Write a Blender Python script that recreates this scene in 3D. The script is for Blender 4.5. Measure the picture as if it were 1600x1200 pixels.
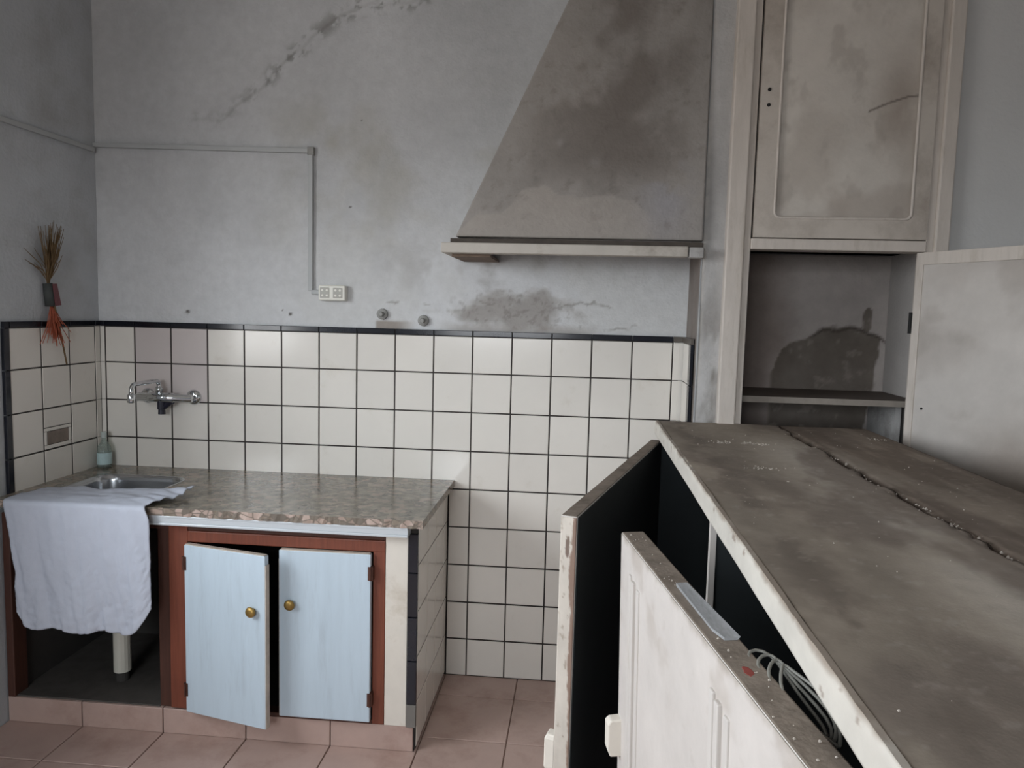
import bpy, bmesh, math, random
import numpy as np
from mathutils import Matrix, Vector

random.seed(7)
for o in list(bpy.data.objects):
    bpy.data.objects.remove(o, do_unlink=True)
SC = bpy.context.scene
COL = SC.collection

# ------------------------------------------------------------------ camera, sky, light, exposure
F_PX = 1184.6
cam_d = bpy.data.cameras.new('camera')
cam_d.sensor_width = 36.0
cam_d.sensor_fit = 'HORIZONTAL'
cam_d.lens = F_PX / 1600.0 * 36.0
cam_d.clip_start = 0.02
cam = bpy.data.objects.new('camera', cam_d)
COL.objects.link(cam)
RB = ((0.99561579, -0.03425738, 0.08703807), (0.08985033, 0.09159316, -0.99173465), (0.02600214, 0.99520708, 0.09426963))
M4 = Matrix(RB).to_4x4()
M4.translation = Vector((1.789135, -2.923624, 1.466712))
cam.matrix_world = M4
SC.camera = cam

SC.view_settings.view_transform = 'Standard'
SC.view_settings.look = 'None'
SC.view_settings.gamma = 1.0
SC.view_settings.use_curve_mapping = False
SC.view_settings.exposure = 0.22

WIN_Y0, WIN_Y1, WIN_Z0, WIN_Z1 = -2.60, -1.25, 1.10, 2.20     # the window in the left wall
wd = bpy.data.worlds.new('overcast_sky')
SC.world = wd
wd.use_nodes = True
nt = wd.node_tree
nt.nodes.clear()
wo = nt.nodes.new('ShaderNodeOutputWorld')
bg = nt.nodes.new('ShaderNodeBackground')
tc = nt.nodes.new('ShaderNodeTexCoord')
sx = nt.nodes.new('ShaderNodeSeparateXYZ')
rp = nt.nodes.new('ShaderNodeValToRGB')
mr = nt.nodes.new('ShaderNodeMapRange')
mr.inputs[1].default_value = -1
mr.inputs[2].default_value = 1
nt.links.new(tc.outputs['Generated'], sx.inputs[0])
nt.links.new(sx.outputs['Z'], mr.inputs[0])
nt.links.new(mr.outputs[0], rp.inputs[0])
rp.color_ramp.elements[0].position = 0.46
rp.color_ramp.elements[0].color = (0.34, 0.33, 0.32, 1)
rp.color_ramp.elements[1].position = 0.54
rp.color_ramp.elements[1].color = (0.89, 0.945, 1.0, 1)
nt.links.new(rp.outputs[0], bg.inputs['Color'])
bg.inputs['Strength'].default_value = 15.0
nt.links.new(bg.outputs[0], wo.inputs[0])

FW_X0, FW_X1, FW_Z0, FW_Z1 = 0.35, 1.60, 1.20, 2.25     # unseen opening added behind the camera for flatter frontal light


def portal(name, loc, w, h, d):
    pl = bpy.data.lights.new(name, 'AREA')
    pl.shape = 'RECTANGLE'
    pl.size = w
    pl.size_y = h
    pl.cycles.is_portal = True
    plo = bpy.data.objects.new(name, pl)
    COL.objects.link(plo)
    plo.location = loc
    plo.rotation_euler = Vector(d).to_track_quat('-Z', 'Y').to_euler()


portal('window_portal', (-0.33, (WIN_Y0 + WIN_Y1) / 2, (WIN_Z0 + WIN_Z1) / 2), WIN_Y1 - WIN_Y0, WIN_Z1 - WIN_Z0, (1, 0, 0))
portal('window_portal', ((FW_X0 + FW_X1) / 2, -4.75, (FW_Z0 + FW_Z1) / 2), FW_X1 - FW_X0, FW_Z1 - FW_Z0, (0, 1, 0))  # sky portal for the opening added as frontal fill


# ------------------------------------------------------------------ helpers
def s2l(c):
    c = np.asarray(c, float)
    return np.where(c <= 0.04045, c / 12.92, ((c + 0.055) / 1.055) ** 2.4)


def hx(h):
    h = h.lstrip('#')
    return np.array([int(h[i:i + 2], 16) / 255.0 for i in (0, 2, 4)])


def vnoise(x, y, seed=0):
    xi = np.floor(x).astype(np.int64)
    yi = np.floor(y).astype(np.int64)
    xf = x - xi
    yf = y - yi

    def h(a, b):
        n = (a * 374761393 + b * 668265263 + seed * 974634777) & 0x7fffffff
        n = ((n ^ (n >> 13)) * 1274126177) & 0x7fffffff
        n = n ^ (n >> 16)
        return (n & 0xffff) / 65535.0
    u = xf * xf * (3 - 2 * xf)
    v = yf * yf * (3 - 2 * yf)
    return (h(xi, yi) * (1 - u) + h(xi + 1, yi) * u) * (1 - v) + (h(xi, yi + 1) * (1 - u) + h(xi + 1, yi + 1) * u) * v


def fbm(x, y, seed=0, octv=5):
    r = 0
    a = 0.5
    t = 0
    for i in range(octv):
        r = r + a * vnoise(x * 2 ** i + 13.7 * i, y * 2 ** i + 7.3 * i, seed + i)
        t += a
        a *= 0.55
    return r / t


def sstep(a, b, x):
    t = np.clip((x - a) / (b - a), 0, 1)
    return t * t * (3 - 2 * t)


def mixc(c, d, m):
    return c * (1 - m[:, None]) + np.asarray(d)[None, :] * m[:, None]


def seg_dist(px, pz, pts):
    best = np.full(px.shape, 1e9)
    for (ax, az), (bx, bz) in zip(pts[:-1], pts[1:]):
        dx, dz = bx - ax, bz - az
        t = np.clip(((px - ax) * dx + (pz - az) * dz) / (dx * dx + dz * dz), 0, 1)
        best = np.minimum(best, np.hypot(px - ax - t * dx, pz - az - t * dz))
    return best


MATS = {}


def mat(name, col='#808080', rough=0.6, var=0.12, scale=8.0, bump=0.0, bscale=60.0, metal=0.0, attr=False, stretch=(1, 1, 1), rand=0.0, spec=0.5, grime=None, gscale=3.0, gth=(0.5, 0.7)):
    """procedural painted / dusty surface"""
    if name in MATS:
        return MATS[name]
    m = bpy.data.materials.new(name)
    m.use_nodes = True
    n = m.node_tree.nodes
    l = m.node_tree.links
    b = n['Principled BSDF']
    b.inputs['Roughness'].default_value = rough
    b.inputs['Metallic'].default_value = metal
    b.inputs['Specular IOR Level'].default_value = spec
    t = n.new('ShaderNodeTexCoord')
    mp = n.new('ShaderNodeMapping')
    mp.inputs['Scale'].default_value = stretch
    geo = n.new('ShaderNodeNewGeometry')
    l.new(geo.outputs['Position'], mp.inputs[0])
    nz = n.new('ShaderNodeTexNoise')
    nz.inputs['Scale'].default_value = scale
    nz.inputs['Detail'].default_value = 8
    nz.inputs['Roughness'].default_value = 0.65
    l.new(mp.outputs[0], nz.inputs['Vector'])
    mr = n.new('ShaderNodeMapRange')
    mr.inputs[1].default_value = 0.25
    mr.inputs[2].default_value = 0.75
    mr.inputs[3].default_value = 1 - var
    mr.inputs[4].default_value = 1 + var * 0.6
    l.new(nz.outputs['Fac'], mr.inputs[0])
    if attr:
        ca = n.new('ShaderNodeAttribute')
        ca.attribute_name = 'Col'
        src = ca.outputs['Color']
    else:
        rg = n.new('ShaderNodeRGB')
        rg.outputs[0].default_value = (*s2l(hx(col)), 1)
        src = rg.outputs[0]
    if grime:
        g = n.new('ShaderNodeTexNoise')
        g.inputs['Scale'].default_value = gscale
        g.inputs['Detail'].default_value = 9
        g.inputs['Roughness'].default_value = 0.7
        l.new(mp.outputs[0], g.inputs['Vector'])
        gm = n.new('ShaderNodeMapRange')
        gm.inputs[1].default_value = gth[0]
        gm.inputs[2].default_value = gth[1]
        l.new(g.outputs['Fac'], gm.inputs[0])
        mx = n.new('ShaderNodeMix')
        mx.data_type = 'RGBA'
        mx.inputs[7].default_value = (*s2l(hx(grime)), 1)
        l.new(gm.outputs[0], mx.inputs[0])
        l.new(src, mx.inputs[6])
        src = mx.outputs[2]
    vm = n.new('ShaderNodeVectorMath')
    vm.operation = 'SCALE'
    l.new(src, vm.inputs[0])
    l.new(mr.outputs[0], vm.inputs['Scale'])
    out = vm.outputs[0]
    if rand:
        oi = n.new('ShaderNodeObjectInfo')
        m2 = n.new('ShaderNodeMapRange')
        m2.inputs[3].default_value = 1 - rand
        m2.inputs[4].default_value = 1 + rand * 0.5
        l.new(oi.outputs['Random'], m2.inputs[0])
        v2 = n.new('ShaderNodeVectorMath')
        v2.operation = 'SCALE'
        l.new(out, v2.inputs[0])
        l.new(m2.outputs[0], v2.inputs['Scale'])
        out = v2.outputs[0]
    l.new(out, b.inputs['Base Color'])
    if bump:
        n2 = n.new('ShaderNodeTexNoise')
        n2.inputs['Scale'].default_value = bscale
        n2.inputs['Detail'].default_value = 6
        l.new(mp.outputs[0], n2.inputs['Vector'])
        bp = n.new('ShaderNodeBump')
        bp.inputs['Strength'].default_value = bump
        bp.inputs['Distance'].default_value = 0.01
        l.new(n2.outputs['Fac'], bp.inputs['Height'])
        l.new(bp.outputs[0], b.inputs['Normal'])
    MATS[name] = m
    return m


def tag(o, label=None, cat=None, group=None, kind=None):
    if label:
        o['label'] = label
    if cat:
        o['category'] = cat
    if group:
        o['group'] = group
    if kind:
        o['kind'] = kind
    return o


def thing(name, loc, label, cat, group=None):
    o = bpy.data.objects.new(name, None)
    o.empty_display_size = 0.05
    o.location = loc
    COL.objects.link(o)
    return tag(o, label, cat, group)


def link(o, parent=None):
    COL.objects.link(o)
    if parent is not None:
        o.parent = parent
        if parent.type == 'EMPTY':
            o.matrix_parent_inverse = Matrix.Translation(-Vector(parent.location))
    return o


class MB:
    def __init__(self, xf=None):
        self.v = []
        self.f = []
        self.mi = []
        self.xf = xf

    def add(self, vs, fs, mi=0):
        b = len(self.v)
        self.v += [tuple(p) for p in vs]
        for f in fs:
            self.f.append([b + i for i in f])
            self.mi.append(mi)
        return self

    def box(self, x0, x1, y0, y1, z0, z1, mi=0, top=None):
        vs = [(x0, y0, z0), (x1, y0, z0), (x1, y1, z0), (x0, y1, z0), (x0, y0, z1), (x1, y0, z1), (x1, y1, z1), (x0, y1, z1)]
        fs = [(0, 3, 2, 1), (0, 1, 5, 4), (1, 2, 6, 5), (2, 3, 7, 6), (3, 0, 4, 7)]
        self.add(vs, fs, mi)
        self.f.append([len(self.v) - 8 + i for i in (4, 5, 6, 7)])
        self.mi.append(mi if top is None else top)
        return self

    def tube(self, pts, r, n=10, cap=True, mi=0):
        pts = [Vector(p) for p in pts]
        rs = r if hasattr(r, '__len__') else [r] * len(pts)
        t0 = (pts[1] - pts[0]).normalized()
        up = Vector((0, 0, 1)) if abs(t0.z) < 0.9 else Vector((1, 0, 0))
        a = t0.cross(up).normalized()
        base = len(self.v)
        for i, p in enumerate(pts):
            if i == 0:
                t = pts[1] - p
            elif i == len(pts) - 1:
                t = p - pts[i - 1]
            else:
                t = pts[i + 1] - pts[i - 1]
            t.normalize()
            a = (a - t * a.dot(t)).normalized()
            b = t.cross(a)
            for k in range(n):
                an = 2 * math.pi * k / n
                self.v.append(tuple(p + (a * math.cos(an) + b * math.sin(an)) * rs[i]))
        for i in range(len(pts) - 1):
            for k in range(n):
                k2 = (k + 1) % n
                self.f.append([base + i * n + k, base + i * n + k2, base + (i + 1) * n + k2, base + (i + 1) * n + k])
                self.mi.append(mi)
        if cap:
            self.f.append([base + k for k in range(n)][::-1])
            self.mi.append(mi)
            e = base + (len(pts) - 1) * n
            self.f.append([e + k for k in range(n)])
            self.mi.append(mi)
        return self

    def build(self, name, m, parent=None, smooth=False, bevel=0.0, seg=2):
        me = bpy.data.meshes.new(name)
        vs = self.v if self.xf is None else [tuple(self.xf @ Vector(p)) for p in self.v]
        me.from_pydata(vs, [], self.f)
        ms = m if isinstance(m, (list, tuple)) else [m]
        for k in ms:
            me.materials.append(k)
        me.polygons.foreach_set('material_index', self.mi)
        if smooth:
            me.polygons.foreach_set('use_smooth', [True] * len(me.polygons))
        bm = bmesh.new()
        bm.from_mesh(me)
        bmesh.ops.recalc_face_normals(bm, faces=bm.faces)
        bm.to_mesh(me)
        bm.free()
        me.update()
        o = bpy.data.objects.new(name, me)
        link(o, parent)
        if bevel:
            bv = o.modifiers.new('bevel', 'BEVEL')
            bv.width = bevel
            bv.segments = seg
            bv.limit_method = 'ANGLE'
            bv.angle_limit = math.radians(40)
        return o


def surf(name, m, parent, posfn, nu, nv, depth, colfn, dispfn=None, normal=None, smooth=True):
    """a solid sheet: fine front grid with per-vertex stains, flat sides and back"""
    s, t = np.meshgrid(np.linspace(0, 1, nu + 1), np.linspace(0, 1, nv + 1), indexing='xy')
    P = posfn(s.ravel(), t.ravel())
    c = colfn(P)
    if dispfn is not None:
        P = P + np.asarray(normal)[None, :] * dispfn(P)[:, None]
    W = nu + 1
    idx = np.arange(len(P)).reshape(nv + 1, W)
    q = np.stack([idx[:-1, :-1].ravel(), idx[:-1, 1:].ravel(), idx[1:, 1:].ravel(), idx[1:, :-1].ravel()], 1)
    loop = list(idx[0, :]) + list(idx[1:, -1]) + list(idx[-1, :-1][::-1]) + list(idx[1:-1, 0][::-1])
    nl = len(loop)
    back = P[loop] + np.asarray(depth)[None, :]
    V = np.vstack([P, back])
    Cc = np.vstack([c, c[loop]])
    b0 = len(P)
    faces = [list(map(int, f)) for f in q]
    nfront = len(faces)
    for i in range(nl):
        j = (i + 1) % nl
        faces.append([int(loop[j]), int(loop[i]), b0 + i, b0 + j])
    faces.append([b0 + i for i in range(nl)][::-1])
    me = bpy.data.meshes.new(name)
    me.from_pydata(V.tolist(), [], faces)
    me.materials.append(m)
    sm = [smooth] * nfront + [False] * (len(faces) - nfront)
    me.polygons.foreach_set('use_smooth', sm)
    at = me.color_attributes.new('Col', 'FLOAT_COLOR', 'POINT')
    lin = np.hstack([s2l(np.clip(Cc, 0, 1)), np.ones((len(Cc), 1))]).astype(np.float32)
    at.data.foreach_set('color', lin.ravel())
    bm = bmesh.new()
    bm.from_mesh(me)
    bmesh.ops.recalc_face_normals(bm, faces=bm.faces)
    bm.to_mesh(me)
    bm.free()
    o = bpy.data.objects.new(name, me)
    return link(o, parent)


def plane_pos(O, U, V):
    O, U, V = map(np.asarray, (O, U, V))
    return lambda s, t: O[None, :] + s[:, None] * U[None, :] + t[:, None] * V[None, :]


# ------------------------------------------------------------------ materials
M_PL = mat('plaster_stained', attr=True, rough=0.92, var=0.10, scale=26, bump=0.25, bscale=90, spec=0.2)
M_PLW = mat('plaster_wall_grey', '#b8bbbe', 0.92, var=0.10, scale=3.5, bump=0.25, bscale=70, spec=0.2, grime='#9c9a97', gscale=2.2, gth=(0.5, 0.8))
M_PLP = mat('plaster_pier_grey', '#b0aeac', 0.92, var=0.14, scale=9, bump=0.3, bscale=80, spec=0.2, grime='#77726b', gscale=6, gth=(0.5, 0.75))
M_CEIL = mat('plaster_ceiling', '#cfcdc9', 0.95, var=0.05)
M_GROUT = mat('dark_grout', '#2f2a27', 0.85, var=0.2, scale=30)
M_TILE = mat('cream_glazed_tile', '#dfdad2', 0.16, var=0.035, scale=5, rand=0.035, grime='#d2cbc0', gscale=7, gth=(0.58, 0.8))
M_TILE2 = mat('pinkish_grey_glazed_tile', '#c8bfbc', 0.10, var=0.04, scale=5)
M_BORD = mat('black_glazed_border', '#1a1c24', 0.15, var=0.2, scale=20, rand=0.25)
M_FLOOR = mat('pink_terracotta_tile', '#b59c92', 0.42, var=0.09, scale=9, rand=0.05, bump=0.05, bscale=40, grime='#997c70', gscale=4, gth=(0.5, 0.75))
M_FGR = mat('floor_joint', '#978176', 0.9, var=0.15, scale=30)
M_BROWN = mat('red_brown_varnished_wood', '#763f2d', 0.5, var=0.28, scale=9, stretch=(14, 14, 0.8), bump=0.08, bscale=14)
M_BROWND = mat('dark_brown_wood', '#4a2b20', 0.6, var=0.3, scale=9, stretch=(14, 14, 0.8))
M_BLUE = mat('pale_blue_painted_board', '#bccbd6', 0.45, var=0.06, scale=6, stretch=(5, 5, 0.6), bump=0.05, bscale=20, grime='#abb8c2', gscale=5, gth=(0.52, 0.8))
M_DOOREDGE = mat('worn_door_edge', '#b8ada0', 0.7, var=0.3, scale=20)
M_CREAM = mat('cream_painted_board', '#d8d1c6', 0.6, var=0.08, scale=8, grime='#b5a895', gscale=6, gth=(0.55, 0.8))
M_ALU = mat('aluminium_strip', '#c9ced2', 0.4, var=0.05, metal=0.25, stretch=(0.3, 6, 6))
M_STEEL = mat('stainless_steel', '#b9bcc0', 0.22, var=0.08, metal=1.0)
M_CHROME = mat('chrome', '#d2d6d8', 0.10, var=0.05, metal=1.0)
M_DARKPL = mat('dark_blue_black_plastic', '#1c1d2c', 0.35, var=0.1)
M_BRASS = mat('brass_knob', '#a88a50', 0.45, var=0.3, metal=0.8, scale=30)
M_HINGE = mat('rusty_hinge_metal', '#5a3a30', 0.55, var=0.3, metal=0.4, scale=40)
M_DARKIN = mat('grimy_dark_interior', '#3b3835', 0.9, var=0.3, scale=6)
M_CABIN = mat('dark_painted_interior', '#23282a', 0.85, var=0.25, scale=5)
M_PVC = mat('white_drain_pipe', '#cfccc0', 0.4, var=0.08)
M_COND = mat('painted_cable_trunking', '#acaeae', 0.6, var=0.06)
M_SOCK = mat('white_socket_plastic', '#dedcd2', 0.3, var=0.03)
M_SOCKD = mat('socket_recess_grey', '#a5a39a', 0.4, var=0.05)
M_HOLE = mat('black_hole', '#151414', 0.8, var=0.1)
M_WHITEW = mat('aged_white_painted_wood', '#c9c0b7', 0.55, var=0.10, scale=7, stretch=(4, 4, 0.9), bump=0.12, bscale=16, grime='#aea497', gscale=5, gth=(0.52, 0.78))
M_WHITED = mat('bright_white_painted_wood', '#c4beb8', 0.55, var=0.06, scale=9, bump=0.10, bscale=20, grime='#b7aa9d', gscale=4.5, gth=(0.58, 0.85))
M_DUST = mat('brown_dust', '#8b8075', 0.95, var=0.22, scale=18, bump=0.15, bscale=120, spec=0.15, grime='#6a6057', gscale=11, gth=(0.45, 0.7))
M_ATTW = mat('stained_painted_wood', attr=True, rough=0.62, var=0.08, scale=16, bump=0.10, bscale=60)
M_ATTD = mat('stained_dusty_board', attr=True, rough=0.85, var=0.14, scale=30, bump=0.05, bscale=200, spec=0.25)
M_STEM = mat('dried_straw', '#6b563a', 0.9, var=0.3, scale=50)
M_WRAP = mat('dark_wrapping_paper', '#3c3f3d', 0.7, var=0.2, scale=40)
M_WRAPR = mat('dull_red_print_paper', '#743f45', 0.6, var=0.35, scale=60)
M_REDF = mat('orange_red_straw', '#a4553c', 0.85, var=0.35, scale=50)
M_VENT = mat('brown_terracotta_plate', '#85786e', 0.7, var=0.3, scale=25)
M_WIRE = mat('grey_cable', '#807f78', 0.5, var=0.15)
M_RED = mat('dull_red_paint', '#8d3f37', 0.8, var=0.3, scale=60)
M_CRUMB = mat('white_plaster_crumbs', '#c6bdb2', 0.9, var=0.25)
M_STUB = mat('plastered_metal_stub', '#8b8a86', 0.55, var=0.25, metal=0.3, scale=60)
M_CLOTH = mat('lilac_white_cotton', '#bbc0cc', 0.95, var=0.04, scale=20, bump=0.12, bscale=260, spec=0.1)


def granite():
    m = bpy.data.materials.new('polished_granite')
    m.use_nodes = True
    n = m.node_tree.nodes
    l = m.node_tree.links
    b = n['Principled BSDF']
    b.inputs['Roughness'].default_value = 0.2
    g = n.new('ShaderNodeNewGeometry')
    nz = n.new('ShaderNodeTexNoise')
    nz.inputs['Scale'].default_value = 26
    nz.inputs['Detail'].default_value = 9
    nz.inputs['Roughness'].default_value = 0.6
    l.new(g.outputs['Position'], nz.inputs['Vector'])
    vo = n.new('ShaderNodeTexVoronoi')
    vo.inputs['Scale'].default_value = 42
    add = n.new('ShaderNodeMix')
    add.data_type = 'VECTOR'
    add.inputs[0].default_value = 0.06
    l.new(g.outputs['Position'], add.inputs[4])
    l.new(nz.outputs['Color'], add.inputs[5])
    l.new(add.outputs[1], vo.inputs['Vector'])
    sp = n.new('ShaderNodeSeparateColor')
    l.new(vo.outputs['Color'], sp.inputs[0])
    r1 = n.new('ShaderNodeValToRGB')
    e = r1.color_ramp.elements
    e[0].position = 0.0
    e[0].color = (*s2l(hx('#4a463f')), 1)
    e[1].position = 1.0
    e[1].color = (*s2l(hx('#a78f82')), 1)
    for p, c in ((0.25, '#625d52'), (0.5, '#7b7566'), (0.72, '#8d8474'), (0.88, '#a18e80')):
        k = e.new(p)
        k.color = (*s2l(hx(c)), 1)
    l.new(sp.outputs[0], r1.inputs[0])
    r2 = n.new('ShaderNodeValToRGB')
    r2.color_ramp.elements[0].position = 0.35
    r2.color_ramp.elements[0].color = (*s2l(hx('#55524a')), 1)
    r2.color_ramp.elements[1].position = 0.65
    r2.color_ramp.elements[1].color = (*s2l(hx('#958b7c')), 1)
    l.new(nz.outputs['Fac'], r2.inputs[0])
    mx = n.new('ShaderNodeMix')
    mx.data_type = 'RGBA'
    mx.inputs[0].default_value = 0.5
    l.new(r1.outputs[0], mx.inputs[6])
    l.new(r2.outputs[0], mx.inputs[7])
    l.new(mx.outputs[2], b.inputs['Base Color'])
    return m


def rough_edge_granite():
    m = bpy.data.materials.new('broken_granite_edge')
    m.use_nodes = True
    n = m.node_tree.nodes
    l = m.node_tree.links
    b = n['Principled BSDF']
    b.inputs['Roughness'].default_value = 0.75
    g = n.new('ShaderNodeNewGeometry')
    mp = n.new('ShaderNodeMapping')
    mp.inputs['Scale'].default_value = (0.75, 1, 1)
    l.new(g.outputs['Position'], mp.inputs[0])
    vo = n.new('ShaderNodeTexVoronoi')
    vo.inputs['Scale'].default_value = 46
    l.new(mp.outputs[0], vo.inputs['Vector'])
    sp = n.new('ShaderNodeSeparateColor')
    l.new(vo.outputs['Color'], sp.inputs[0])
    r = n.new('ShaderNodeValToRGB')
    e = r.color_ramp.elements
    e[0].color = (*s2l(hx('#6b6259')), 1)
    e[1].color = (*s2l(hx('#b5a196')), 1)
    k = e.new(0.35)
    k.color = (*s2l(hx('#837769')), 1)
    k = e.new(0.6)
    k.color = (*s2l(hx('#a28e82')), 1)
    l.new(sp.outputs[1], r.inputs[0])
    v2 = n.new('ShaderNodeTexVoronoi')
    v2.feature = 'DISTANCE_TO_EDGE'
    v2.inputs['Scale'].default_value = 46
    l.new(mp.outputs[0], v2.inputs['Vector'])
    m2 = n.new('ShaderNodeMapRange')
    m2.inputs[2].default_value = 0.12
    l.new(v2.outputs['Distance'], m2.inputs[0])
    mx = n.new('ShaderNodeMix')
    mx.data_type = 'RGBA'
    mx.inputs[6].default_value = (*s2l(hx('#6a6157')), 1)
    l.new(m2.outputs[0], mx.inputs[0])
    l.new(r.outputs[0], mx.inputs[7])
    l.new(mx.outputs[2], b.inputs['Base Color'])
    return m


def clear_plastic(name, tint, rough, mixf):
    m = bpy.data.materials.new(name)
    m.use_nodes = True
    n = m.node_tree.nodes
    l = m.node_tree.links
    b = n['Principled BSDF']
    b.inputs['Base Color'].default_value = (*s2l(hx(tint)), 1)
    b.inputs['Roughness'].default_value = rough
    tr = n.new('ShaderNodeBsdfTransparent')
    tr.inputs[0].default_value = (*s2l(hx(tint)), 1)
    mx = n.new('ShaderNodeMixShader')
    nz = n.new('ShaderNodeTexNoise')
    nz.inputs['Scale'].default_value = 12
    mr_ = n.new('ShaderNodeMapRange')
    mr_.inputs[3].default_value = max(0, mixf - 0.12)
    mr_.inputs[4].default_value = mixf + 0.12
    l.new(nz.outputs['Fac'], mr_.inputs[0])
    l.new(mr_.outputs[0], mx.inputs[0])
    l.new(tr.outputs[0], mx.inputs[1])
    l.new(b.outputs[0], mx.inputs[2])
    l.new(mx.outputs[0], n['Material Output'].inputs['Surface'])
    return m


M_GRAN = granite()
M_GRED = rough_edge_granite()
M_BOTT = clear_plastic('clear_greenish_plastic', '#d3dbd6', 0.15, 0.24)
M_FILM = clear_plastic('clear_plastic_film', '#dcdee0', 0.12, 0.38)
M_LABEL = mat('pale_blue_label', '#b2c8c9', 0.5, var=0.15, scale=60)

# ------------------------------------------------------------------ room shell
XL, XR, YF, ZC = -0.155, 3.9, -4.6, 3.05
P = 0.153
struct = lambda o: tag(o, kind='structure')

floor = struct(MB().box(XL - 0.25, XR + 0.2, YF - 0.2, 0.2, -0.12, -0.006).build('floor', M_FGR))
FT = 0.2935
ftm = {}


def tile_mesh(name, w, h, t, m, ch=0.0015):
    """chamfered glazed tile: local x width, local z height, glaze towards -y"""
    a, b = w / 2, h / 2
    vs = [(-a, 0, -b), (a, 0, -b), (a, 0, b), (-a, 0, b), (-a, -t + ch, -b), (a, -t + ch, -b), (a, -t + ch, b), (-a, -t + ch, b),
          (-a + ch, -t, -b + ch), (a - ch, -t, -b + ch), (a - ch, -t, b - ch), (-a + ch, -t, b - ch)]
    fs = [(8, 9, 10, 11), (4, 5, 9, 8), (5, 6, 10, 9), (6, 7, 11, 10), (7, 4, 8, 11), (0, 1, 5, 4), (1, 2, 6, 5), (2, 3, 7, 6), (3, 0, 4, 7), (3, 2, 1, 0)]
    me = bpy.data.meshes.new(name)
    me.from_pydata(vs, [], fs)
    me.materials.append(m)
    return me


TM = {}


def put_tile(name, parent, w, h, c, face, m=None, t=0.007, jit=0.0035):
    """face: 'F' towards -y, 'R' towards +x, 'L' towards -x, 'U' upwards"""
    m = m or M_TILE
    k = (name, round(w, 3), round(h, 3), m.name, t)
    if k not in TM:
        TM[k] = tile_mesh(name, round(w, 3), round(h, 3), t, m)
    o = bpy.data.objects.new(name, TM[k])
    o.location = c
    j = lambda: random.uniform(-jit, jit)
    rz = {'F': 0, 'R': math.pi / 2, 'L': -math.pi / 2, 'U': 0}[face]
    if face == 'U':
        o.rotation_euler = (-math.pi / 2 + j() * 0.2, j() * 0.2, 0)
    else:
        o.rotation_euler = (j(), 0, rz + j())
    COL.objects.link(o)
    o.parent = parent
    if parent.type == 'EMPTY':
        o.matrix_parent_inverse = Matrix.Translation(-Vector(parent.location))
    return o


G = 0.0055
xs = [0.119 + FT * k for k in range(-1, 14)]
xs = [XL] + [x for x in xs if XL + 0.05 < x < XR] + [XR]
ys = [0.0] + [-0.172 - 0.2965 * k for k in range(0, 16) if -0.172 - 0.2965 * k > YF] + [YF]
for i in range(len(xs) - 1):
    for j in range(len(ys) - 1):
        put_tile('floor_tile', floor, xs[i + 1] - xs[i] - 0.004, ys[j] - ys[j + 1] - 0.004, ((xs[i] + xs[i + 1]) / 2, (ys[j] + ys[j + 1]) / 2, -0.0062), 'U', M_FLOOR, t=0.0062)

struct(MB().box(XL - 0.25, XR + 0.2, YF - 0.2, 0.6, ZC, ZC + 0.1).build('ceiling', M_CEIL))

# back wall: stained plaster sheet
CRACK = [(0.25, 2.18), (0.33, 2.19), (0.38, 2.187), (0.43, 2.238), (0.535, 2.303), (0.59, 2.37), (0.637, 2.417), (0.70, 2.46), (0.738, 2.499), (0.838, 2.569), (0.96, 2.614), (1.11, 2.613), (1.3, 2.68)]
CRK2 = [(0.90, 1.515), (1.05, 1.495), (1.17, 1.49), (1.30, 1.478), (1.42, 1.492), (1.55, 1.478), (1.68, 1.487), (1.78, 1.508), (1.92, 1.503), (2.06, 1.512)]
CRK3 = [(1.62, 1.44), (1.72, 1.418), (1.80, 1.425), (1.88, 1.412), (2.0, 1.417)]


def wall_masks(Q):
    x, z = Q[:, 0], Q[:, 2]
    wob = (fbm(x * 14, z * 14, 3) - 0.5) * 0.05
    d1 = seg_dist(x + wob, z + wob * 0.7, CRACK)
    up = sstep(2.15, 2.42, z)
    chip = sstep(0.5, 0.62, fbm(x * 34, z * 34, 11)) * (1 - sstep(0.008, 0.05, d1)) * (0.2 + 0.8 * up)
    line = (1 - sstep(0.002, 0.010, d1)) * (0.35 + 0.5 * sstep(0.3, 0.7, fbm(x * 9, z * 9, 5)))
    wo2 = (fbm(x * 30, z * 30, 4) - 0.5) * 0.03
    d2 = np.minimum(seg_dist(x, z + wob * 0.4 + wo2, CRK2), seg_dist(x, z + wob * 0.4 + wo2, CRK3))
    l2 = (1 - sstep(0.001, 0.007, d2)) * sstep(0.45, 0.62, fbm(x * 16, z * 20, 8))
    return chip, line, l2


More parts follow.
